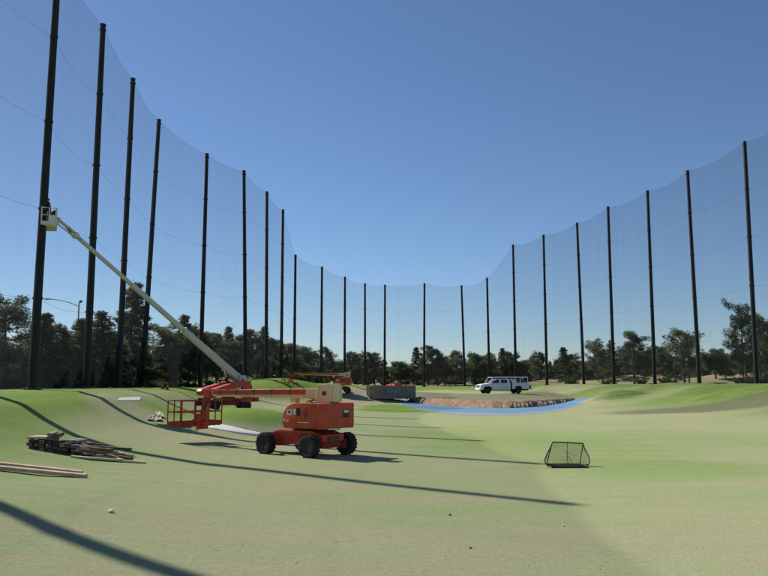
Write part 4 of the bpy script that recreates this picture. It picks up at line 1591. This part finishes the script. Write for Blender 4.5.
# white liner edge curling round the foot of the mound
lp = []
for px, py in [(196, 428.5), (210, 429.2), (224, 431.2), (238, 433.8), (252, 436.0), (264, 437.2), (280, 436.5), (300, 434), (322, 431), (342, 429.5)]:
    lp.append(on(px, py))
vs, fs = [], []
rw = random.Random(6)
for i, p in enumerate(lp):
    q = lp[min(i + 1, len(lp) - 1)] - lp[max(i - 1, 0)]
    q.z = 0; q.normalize()
    nn = Vector((-q.y, q.x, 0))
    for k, (o_, z_) in enumerate(((0.0, 0.01), (0.12, 0.09), (0.32, 0.14), (0.5, 0.05))):
        pp = p + nn * (o_ + rw.uniform(-0.06, 0.06))
        vs.append((pp.x, pp.y, gz(pp.x, pp.y) + z_ + rw.uniform(-0.02, 0.04)))
for i in range(len(lp) - 1):
    for k in range(3):
        a = i * 4 + k
        fs.append((a, a + 4, a + 5, a + 1))
m_ = MB(); m_.add(vs, fs)
lo = m_.build('liner_sheet', M['liner'], smooth=True)
lo.modifiers.new('sub', 'SUBSURF').render_levels = 1
md = lo.modifiers.new('thickness', 'SOLIDIFY'); md.thickness = 0.02
tag(lo, 'strip of white liner sheet lying round the foot of the green mound', 'sheet')

for px, py in ((162.5, 392.6), (167, 392.8)):
    g = at(px, py, 68.0)
    g.z = gz(g.x, g.y)
    t = empty('traffic_cone', g, 'small dark orange traffic cone standing on the turf behind the lifts', 'cone', 'pair of traffic cones')
    b = MB(); b.box(-0.2, 0.2, -0.2, 0.2, 0, 0.035); b.build('base', M['black'], t, bevel=0.01)
    b = MB(); b.lathe([(0.15, 0.03), (0.03, 0.72), (0.02, 0.725)], 18, axis='z'); b.build('cone', M['cone'], t, smooth=True)
    b = MB(); b.lathe([(0.112, 0.27), (0.091, 0.39), (0.0905, 0.395)], 18, axis='z'); b.build('collar', M['greywood'], t, smooth=True)

# crumpled paper scrap and balls on the turf
def crumple(px, py, r, material, name, label, cat, seed):
    g = on(px, py)
    bm = bmesh.new()
    bmesh.ops.create_icosphere(bm, subdivisions=3, radius=r)
    for v in bm.verts:
        nn = noise.noise(v.co * (2.6 / r) + Vector((seed, 0, 0)))
        v.co *= 1 + 0.35 * nn
        v.co.z *= 0.62
    me = bpy.data.meshes.new(name)
    bm.to_mesh(me); bm.free()
    me.materials.append(material)
    o = bpy.data.objects.new(name, me)
    C.objects.link(o)
    o.location = g + Vector((0, 0, r * 0.5))
    return tag(o, label, cat)


crumple(111, 513, 0.06, M['paper'], 'paper_scrap', 'small crumpled white scrap lying alone on the turf below the planks', 'scrap', 1.5)
crumple(450, 516, 0.03, M['stone'], 'soil_clod', 'tiny dark clod on the open turf below the long pole shadow', 'clod', 3.1)
crumple(470.5, 549, 0.026, M['stone'], 'soil_clod', 'tiny dark clod on the bare turf toward the tee', 'clod', 5.7)
g = on(563.5, 526.5)
bm = bmesh.new()
bmesh.ops.create_icosphere(bm, subdivisions=4, radius=0.0214)
for i, v in enumerate(bm.verts):
    v.co *= 1 - 0.02 * max(0, math.sin(v.co.x * 900) * math.sin(v.co.y * 900) * math.sin(v.co.z * 900 + 1))
me = bpy.data.meshes.new('golf_ball'); bm.to_mesh(me); bm.free()
me.materials.append(M['paper'])
o = bpy.data.objects.new('golf_ball', me); C.objects.link(o)
o.location = g + Vector((0, 0, 0.02))
tag(o, 'white golf ball lying on the turf below the target net', 'golf ball')

# loose crumbs of soil over the near turf
rc = np.random.RandomState(31)
n_c = 260
cx_ = rc.uniform(-14, 16, n_c); cy_ = 9.5 + 34 * rc.uniform(0, 1, n_c) ** 1.6
cz_ = height(cx_, cy_)
oct_v = np.array([(1, 0, 0), (-1, 0, 0), (0, 1, 0), (0, -1, 0), (0, 0, 0.7), (0, 0, -0.5)])
oct_f = np.array([(0, 2, 4), (2, 1, 4), (1, 3, 4), (3, 0, 4), (2, 0, 5), (1, 2, 5), (3, 1, 5), (0, 3, 5)])
sz = rc.uniform(0.005, 0.014, n_c) * np.where(rc.uniform(0, 1, n_c) < 0.05, 1.6, 1)
VV = (oct_v[None] * (1 + rc.uniform(-0.4, 0.4, (n_c, 6, 3))) * sz[:, None, None] + np.stack([cx_, cy_, cz_ + sz * 0.3], -1)[:, None]).reshape(-1, 3)
FF = (oct_f[None] + (np.arange(n_c) * 6)[:, None, None]).reshape(-1, 3)
tag(np_mesh('soil_crumbs', VV, FF, M['stone']), 'scattered crumbs of dry soil over the near turf', 'soil', kind='stuff')

# ------------------------------------------------------------------ street lamp beyond the left netting
lampY = 78.0
b = at(75.3, 383, lampY); b.z = gz(b.x, b.y)
top = at(75.3, 303, lampY)
sl_ = empty('street_lamp', b, 'street lamp with long curved arm rising above the trees behind the netting', 'street lamp')
hgt = top.z - b.z
MB().tube([(0, 0, -0.3), (0, 0, hgt * 0.5), (0, 0, hgt)], [0.11, 0.085, 0.06], 10).build('pole', M['galv'], sl_, smooth=True)
hd_ = at(50.5, 299.5, lampY) - b
pts = []
for k in range(11):
    u = k / 10
    x = hd_.x * u
    z = (hgt - 0.35) + (hd_.z - (hgt - 0.35)) * math.sin(u * math.pi / 2) ** 0.9
    pts.append((x, 0, z))
MB().tube(pts, 0.035, 8).build('arm', M['galv'], sl_, smooth=True)
lh = MB(Matrix.Translation((hd_.x - 0.35, 0, hd_.z)))
lh.add([(0.4, -0.08, 0), (0.4, 0.08, 0), (0, 0.17, -0.06), (-0.35, 0.08, -0.03), (-0.35, -0.08, -0.03), (0, -0.17, -0.06),
        (0.4, -0.06, 0.1), (0.4, 0.06, 0.1), (0, 0.13, 0.14), (-0.35, 0.06, 0.07), (-0.35, -0.06, 0.07), (0, -0.13, 0.14)],
       [(5, 4, 3, 2, 1, 0), (6, 7, 8, 9, 10, 11)] + [(i, (i + 1) % 6, 6 + (i + 1) % 6, 6 + i) for i in range(6)])
lh.build('lamp_head', M['cream'], sl_, bevel=0.02, smooth=True)
fh = MB(Matrix.Translation((0.12, 0, hgt + 0.12)) @ Matrix.Rotation(-0.5, 4, 'Y'))
fh.box(-0.12, 0.2, -0.12, 0.12, -0.09, 0.1)
fh.build('floodlight', M['dark'], sl_, bevel=0.03)

# ------------------------------------------------------------------ trees
def leaf_tris(centres, radii, counts, size, rs, flat=0.7, droop=0.0):
    """small leaf or needle-tuft triangles scattered through ellipsoid clumps"""
    ctr = np.repeat(np.array(centres), counts, 0)
    rr = np.repeat(np.array(radii), counts)
    n = len(ctr)
    d = rs.normal(size=(n, 3))
    d /= np.linalg.norm(d, axis=1)[:, None]
    rad_ = rr * rs.uniform(0.15, 1.0, n) ** 0.5
    p = ctr + d * rad_[:, None] * np.array([1, 1, flat])
    a = rs.normal(size=(n, 3)) + d * 0.9
    a[:, 2] -= droop
    a /= np.linalg.norm(a, axis=1)[:, None]
    b = np.cross(a, rs.normal(size=(n, 3)))
    b /= np.linalg.norm(b, axis=1)[:, None] + 1e-9
    ln = size[0] * rs.uniform(0.6, 1.3, n)[:, None]
    wd = size[1] * rs.uniform(0.6, 1.3, n)[:, None]
    Vv = np.stack([p - b * wd, p + b * wd, p + a * ln], 1).reshape(-1, 3)
    Ff = np.arange(3 * n).reshape(-1, 3)
    return Vv, Ff


def tree_proto(kind, seed, leafmat):
    """unit tree 10 m tall at the origin"""
    rs = np.random.RandomState(seed)
    H = 10.0
    tr = MB()
    cen, rdi, cnt = [], [], []

    def bend(z):
        return Vector((lean[0] * (z / H) ** 1.5 + 0.1 * math.sin(z * 0.9 + seed), lean[1] * (z / H) ** 1.5 + 0.1 * math.cos(z * 0.7 + seed), z))
    lean = rs.uniform(-0.5, 0.5, 2)
    tz = 0.97 * H if kind in ('spire', 'pine', 'tallpine') else 0.8 * H
    zs = np.linspace(0, tz, 9)
    r0 = {'pine': 0.2, 'tallpine': 0.2, 'spire': 0.18, 'round': 0.2, 'airy': 0.15, 'shrub': 0.1}[kind]
    tr.tube([bend(z) - Vector((0, 0, 0.4 if z == 0 else 0)) for z in zs], [max(0.02, r0 * (1 - 0.93 * z / tz)) for z in zs], 7)

    def limb(z, ang, L, rise, rad0, nclump, cr, npc, start=0.35):
        p0 = bend(z)
        dirv = Vector((math.cos(ang), math.sin(ang), 0))
        pts = []
        for k in range(5):
            u = k / 4
            pts.append(p0 + dirv * L * u + Vector((0, 0, rise * L * u ** 1.4 + 0.06 * L * math.sin(u * 5 + seed))))
        tr.tube(pts, [rad0 * (1 - 0.85 * k / 4) for k in range(5)], 5)
        for k in range(nclump):
            u = start + (1 - start) * (k + rs.uniform(0.2, 0.9)) / nclump
            i = min(int(u * 4), 3)
            f = u * 4 - i
            q = pts[i].lerp(pts[i + 1], min(f, 1.0))
            off = rs.uniform(-0.3, 0.3, 3) * cr * 1.6
            cen.append((q.x + off[0], q.y + off[1], q.z + off[2] * 0.6 + 0.1))
            rdi.append(cr * rs.uniform(0.65, 1.25))
            cnt.append(int(npc * 1.45 * rs.uniform(0.6, 1.3)))

    if kind == 'pine':
        n = 44
        for k in range(n):
            f = (k + rs.uniform(0, 1)) / n
            z = H * (0.12 + 0.84 * f)
            prof_ = (1 - f) ** 0.65 * (0.35 + 0.65 * min(1, f * 4)) * rs.uniform(0.55, 1.25)
            limb(z, rs.uniform(0, 6.28), 0.5 + 2.9 * prof_, rs.uniform(0.0, 0.6), 0.06, 3 + int(3 * prof_), 0.5, 58)
        size, flat = (0.30, 0.055), 0.95
    elif kind == 'tallpine':
        n = 40
        for k in range(n):
            f = (k + rs.uniform(0, 1)) / n
            z = H * (0.18 + 0.79 * f)
            prof_ = (0.45 + 0.55 * math.sin(math.pi * (0.15 + 0.75 * f))) * rs.uniform(0.45, 1.3)
            limb(z, rs.uniform(0, 6.28), 0.4 + 2.1 * prof_, rs.uniform(-0.05, 0.65), 0.06, 3, 0.55, 62, 0.4)
        size, flat = (0.30, 0.055), 0.95
    elif kind == 'spire':
        n = 60
        for k in range(n):
            f = (k + rs.uniform(0, 1)) / n
            z = H * (0.08 + 0.89 * f)
            prof_ = (1 - f) ** 0.85 * rs.uniform(0.65, 1.2)
            limb(z, k * 2.4 + rs.uniform(-0.4, 0.4), 0.25 + 2.0 * prof_, rs.uniform(-0.2, 0.12), 0.04, 2 + int(3 * prof_), 0.36, 62, 0.25)
        size, flat = (0.26, 0.05), 0.55
    elif kind == 'round':
        n = 46
        for k in range(n):
            f = rs.uniform(0, 1)
            z = H * (0.2 + 0.55 * f)
            L = 3.4 * math.sin(math.pi * (0.22 + 0.62 * f)) * rs.uniform(0.6, 1.1)
            limb(z, rs.uniform(0, 6.28), L, rs.uniform(0.15, 0.75), 0.07, 5, 0.7, 62, 0.3)
        size, flat = (0.2, 0.085), 0.8
    elif kind == 'airy':
        n = 34
        for k in range(n):
            f = (k + rs.uniform(0, 1)) / n
            z = H * (0.18 + 0.66 * f)
            L = 0.6 + 1.9 * math.sin(math.pi * (0.2 + 0.7 * f)) * rs.uniform(0.55, 1.1)
            limb(z, rs.uniform(0, 6.28), L, rs.uniform(0.5, 1.2), 0.05, 4, 0.5, 46, 0.3)
        size, flat = (0.2, 0.065), 0.9
    else:   # shrub
        for k in range(30):
            limb(H * 0.05, rs.uniform(0, 6.28), rs.uniform(1.5, 6.5), rs.uniform(0.2, 1.6), 0.08, 4, 1.3, 60, 0.2)
        size, flat = (0.45, 0.2), 0.8
    Vv, Ff = leaf_tris(cen, rdi, cnt, size, rs, flat)
    root = empty(kind + '_tree', (0, 0, -500))
    t_ = tr.build('trunk', M['trunk'], root, smooth=True)
    c_ = np_mesh('crown', Vv, Ff, leafmat, root)
    return root


NAMES = {'pine': 'pine_tree', 'tallpine': 'pine_tree', 'spire': 'conifer_tree', 'round': 'broadleaf_tree', 'airy': 'slender_tree', 'shrub': 'shrub'}
PROTO = {
    'pine': [tree_proto('pine', 1, M['pine']), tree_proto('pine', 2, M['pine']), tree_proto('pine', 3, M['olive'])],
    'tallpine': [tree_proto('tallpine', 4, M['pine']), tree_proto('tallpine', 5, M['pine'])],
    'spire': [tree_proto('spire', 6, M['pine']), tree_proto('spire', 7, M['pine'])],
    'round': [tree_proto('round', 8, M['olive']), tree_proto('round', 9, M['pine']), tree_proto('round', 10, M['fresh'])],
    'airy': [tree_proto('airy', 11, M['olive']), tree_proto('airy', 12, M['paleleaf'])],
    'shrub': [tree_proto('shrub', 13, M['pine']), tree_proto('shrub', 14, M['olive'])],
}
WHAT = {'pine': 'dark bushy pine', 'tallpine': 'ragged open-crowned pine', 'spire': 'narrow spire-shaped conifer', 'round': 'rounded leafy tree', 'airy': 'slender upright tree with thin foliage', 'shrub': 'low dark shrub'}
rtree = random.Random(77)
_wr = [(p[0].x / p[0].y, p[0].y) for p in POLES]


def wall_depth(px):
    r = ray(px, 384)
    return float(np.interp(r.x / r.y, [w[0] for w in _wr[1:-1]], [w[1] for w in _wr[1:-1]]))




def plant(px, top_py, Y, kind, var=None, wide=1.0, where='back', label=None, group=None):
    src = PROTO[kind][var if var is not None else rtree.randrange(len(PROTO[kind]))]
    Y = max(Y, wall_depth(px) + (4.0 if kind == 'shrub' else 7.0))
    b = at(px, 384, Y)
    b.z = gz(b.x, b.y)
    t = at(px, top_py, Y)
    h = max(0.8, t.z - b.z)
    o = copy_tree(src)
    o.name = NAMES[kind]
    o.location = b
    s = h / 10.0
    w = s * wide * (1.22 if kind != 'spire' else 1.1)
    o.scale = (w, w, s)
    o.rotation_euler = (0, 0, rtree.uniform(0, 6.28))
    WH = {'left': 'behind the left netting', 'back': 'in the tree line behind the far back netting', 'right': 'on the course behind the right netting',
          'second': 'in the rear rank of the tree line'}[where]
    o['label'] = label or f'{WHAT[kind]} {WH}'
    o['category'] = 'shrub' if kind == 'shrub' else 'tree'
    o['group'] = group or f'{WHAT[kind]}s {WH}'
    return o


LEFT = [(3, 299, 60, 'tallpine', 0, 1.25), (-14, 320, 56, 'pine', 0, 1.1), (24, 338, 64, 'pine', 1, 1.2), (42, 313, 63, 'spire', 0, 1.5), (55, 325, 65, 'pine', 0, 1.1),
        (33, 326, 70, 'pine', 1, 1.0), (67, 334, 68, 'pine', 1, 1.1), (74, 318, 70, 'spire', 1, 1.25), (84, 319, 72, 'spire', 1, 1.3), (104, 311, 74, 'spire', 0, 1.55), (94, 332, 78, 'pine', 0, 1.2),
        (129, 281, 83, 'spire', 1, 1.3), (113, 334, 79, 'pine', 2, 1.2), (139, 336, 90, 'pine', 1, 1.0), (122, 330, 86, 'pine', 0, 1.1),
        (163, 330, 92, 'spire', 1, 1.5), (157, 350, 98, 'pine', 0, 0.9), (170, 321, 94, 'airy', 0, 1.3), (180, 314, 97, 'spire', 0, 1.1), (188, 326, 98, 'pine', 1, 0.9), (199, 332, 104, 'pine', 1, 1.0)]
for a in LEFT:
    plant(*a, where='left', label='tallest narrow spire conifer, between the poles crossed by the boom' if a[1] == 281 else None, group='tallest spire' if a[1] == 281 else None)
BACK = [(207, 333, 108, 'pine', 0), (216, 334, 112, 'pine', 2), (226, 326, 116, 'spire', 0), (233, 343, 118, 'pine', 1), (241, 336, 122, 'pine', 0), (251, 330, 128, 'pine', 2),
        (261, 326, 132, 'spire', 1), (268, 338, 138, 'pine', 1), (277, 341, 146, 'pine', 0), (287, 344, 150, 'pine', 2), (296, 348, 158, 'pine', 1), (304, 347, 165, 'pine', 0), (313, 346, 172, 'round', 1),
        (327, 347, 180, 'pine', 1), (334, 356, 186, 'round', 0), (342, 360, 196, 'round', 0), (351, 352, 194, 'pine', 0), (358, 354, 200, 'pine', 2), (368, 352, 196, 'pine', 1), (375, 353, 198, 'pine', 0), (383, 360, 206, 'pine', 2),
        (391, 363, 208, 'round', 0), (401, 358, 200, 'round', 1), (408, 363, 206, 'round', 0), (417, 347, 202, 'spire', 0), (428, 346, 200, 'pine', 2), (438, 349, 200, 'pine', 1), (445, 353, 206, 'round', 1), (456, 351, 202, 'pine', 0), (466, 360, 210, 'round', 0),
        (480, 349, 198, 'round', 1), (474, 353, 206, 'pine', 1), (491, 353, 204, 'pine', 2), (502, 348, 200, 'spire', 1), (507, 352, 206, 'pine', 0), (514, 353, 204, 'pine', 1), (521, 356, 206, 'round', 0), (528, 362, 210, 'pine', 2)]
for a in BACK: plant(*a, wide=rtree.uniform(0.95, 1.25), where='back')
RIGHT = [(540, 352, 190, 'pine', 1, 1.0), (551, 361, 196, 'spire', 1, 1.1), (558, 360, 190, 'pine', 0, 1.0), (566, 347, 160, 'spire', 0, 1.3), (577, 357, 200, 'round', 1, 1.1), (588, 360, 196, 'round', 0, 1.0),
         (597, 338, 165, 'airy', 0, 1.1), (606, 349, 180, 'pine', 1, 0.9), (613, 340, 168, 'spire', 1, 1.2), (624, 349, 180, 'pine', 0, 1.1), (631, 348, 190, 'round', 1, 1.1), (634, 334, 150, 'tallpine', 1, 1.1), (644, 346, 155, 'round', 1, 0.95),
         (655, 346, 170, 'pine', 2, 1.1), (664, 347, 165, 'pine', 0, 1.1), (673, 352, 180, 'round', 1, 1.2), (684, 326, 138, 'airy', 1, 1.2), (690, 336, 146, 'airy', 0, 1.0), (701, 354, 185, 'pine', 1, 1.1), (716, 343, 150, 'round', 2, 1.15), (726, 350, 165, 'round', 0, 1.1),
         (736, 354, 180, 'round', 1, 1.1), (746, 308, 118, 'tallpine', 0, 0.72), (760, 318, 122, 'tallpine', 1, 0.72), (766, 335, 130, 'pine', 2, 1.1), (744, 345, 150, 'pine', 0, 1.1), (782, 322, 122, 'pine', 1, 1.1)]
for a in RIGHT: plant(*a, where='right')
# rear rank that closes the gaps
for px in range(-30, 800, 9):
    x = px + rtree.uniform(-4, 4)
    if 143 < x < 153: continue
    if x < 145: Y, ty = rtree.uniform(92, 110), rtree.uniform(340, 352)
    elif x < 300: Y, ty = 110 + (x - 145) * 0.55 + rtree.uniform(10, 30), rtree.uniform(344, 356)
    elif x < 530: Y, ty = rtree.uniform(225, 250), rtree.uniform(358, 366)
    else: Y, ty = rtree.uniform(215, 250), rtree.uniform(352, 364)
    plant(x, ty, Y, rtree.choice(('pine', 'pine', 'round', 'round', 'pine')), None, rtree.uniform(1.1, 1.5), 'second')
# undergrowth between the trunks
for px in range(-20, 800, 15):
    x = px + rtree.uniform(-6, 6)
    if 142 < x < 153: continue
    if x < 145: Y, ty = rtree.uniform(86, 100), rtree.uniform(366, 372)
    elif x < 300: Y, ty = 104 + (x - 145) * 0.55 + rtree.uniform(8, 18), rtree.uniform(368, 374)
    else: Y, ty = rtree.uniform(212, 230), rtree.uniform(372, 376)
    plant(x, ty, Y, 'shrub', None, 1.5, 'second')
# shrubs at the foot of the trees
for px, py, Y, w in [(8, 372, 60, 1.0), (20, 374, 62, 1.0), (44, 373, 62, 1.0), (58, 374, 64, 1.0), (72, 374, 66, 1.0), (92, 374, 68, 1), (106, 374, 70, 1), (126, 374, 74, 1), (136, 374, 78, 1),
                  (154, 378, 84, 1.2), (166, 379, 90, 1.3), (178, 379, 92, 1.4), (190, 378, 94, 1.2), (210, 377, 104, 1.2), (223, 377, 108, 1.0)]:
    plant(px, py, Y, 'shrub', None, w * 1.3, 'left')
for px, py, Y in [(570, 372, 150), (606, 376, 150), (642, 374, 140), (664, 373, 132), (672, 374, 140), (748, 371, 116), (742, 374, 118), (764, 373, 118), (384, 379, 194), (366, 378, 190), (420, 379, 196), (550, 376, 190)]:
    plant(px, py, Y, 'shrub', None, 1.0, 'right' if px > 530 else 'back')
for lst in PROTO.values():
    for r_ in lst:
        for c_ in list(r_.children):
            bpy.data.objects.remove(c_, do_unlink=True)
        bpy.data.objects.remove(r_, do_unlink=True)
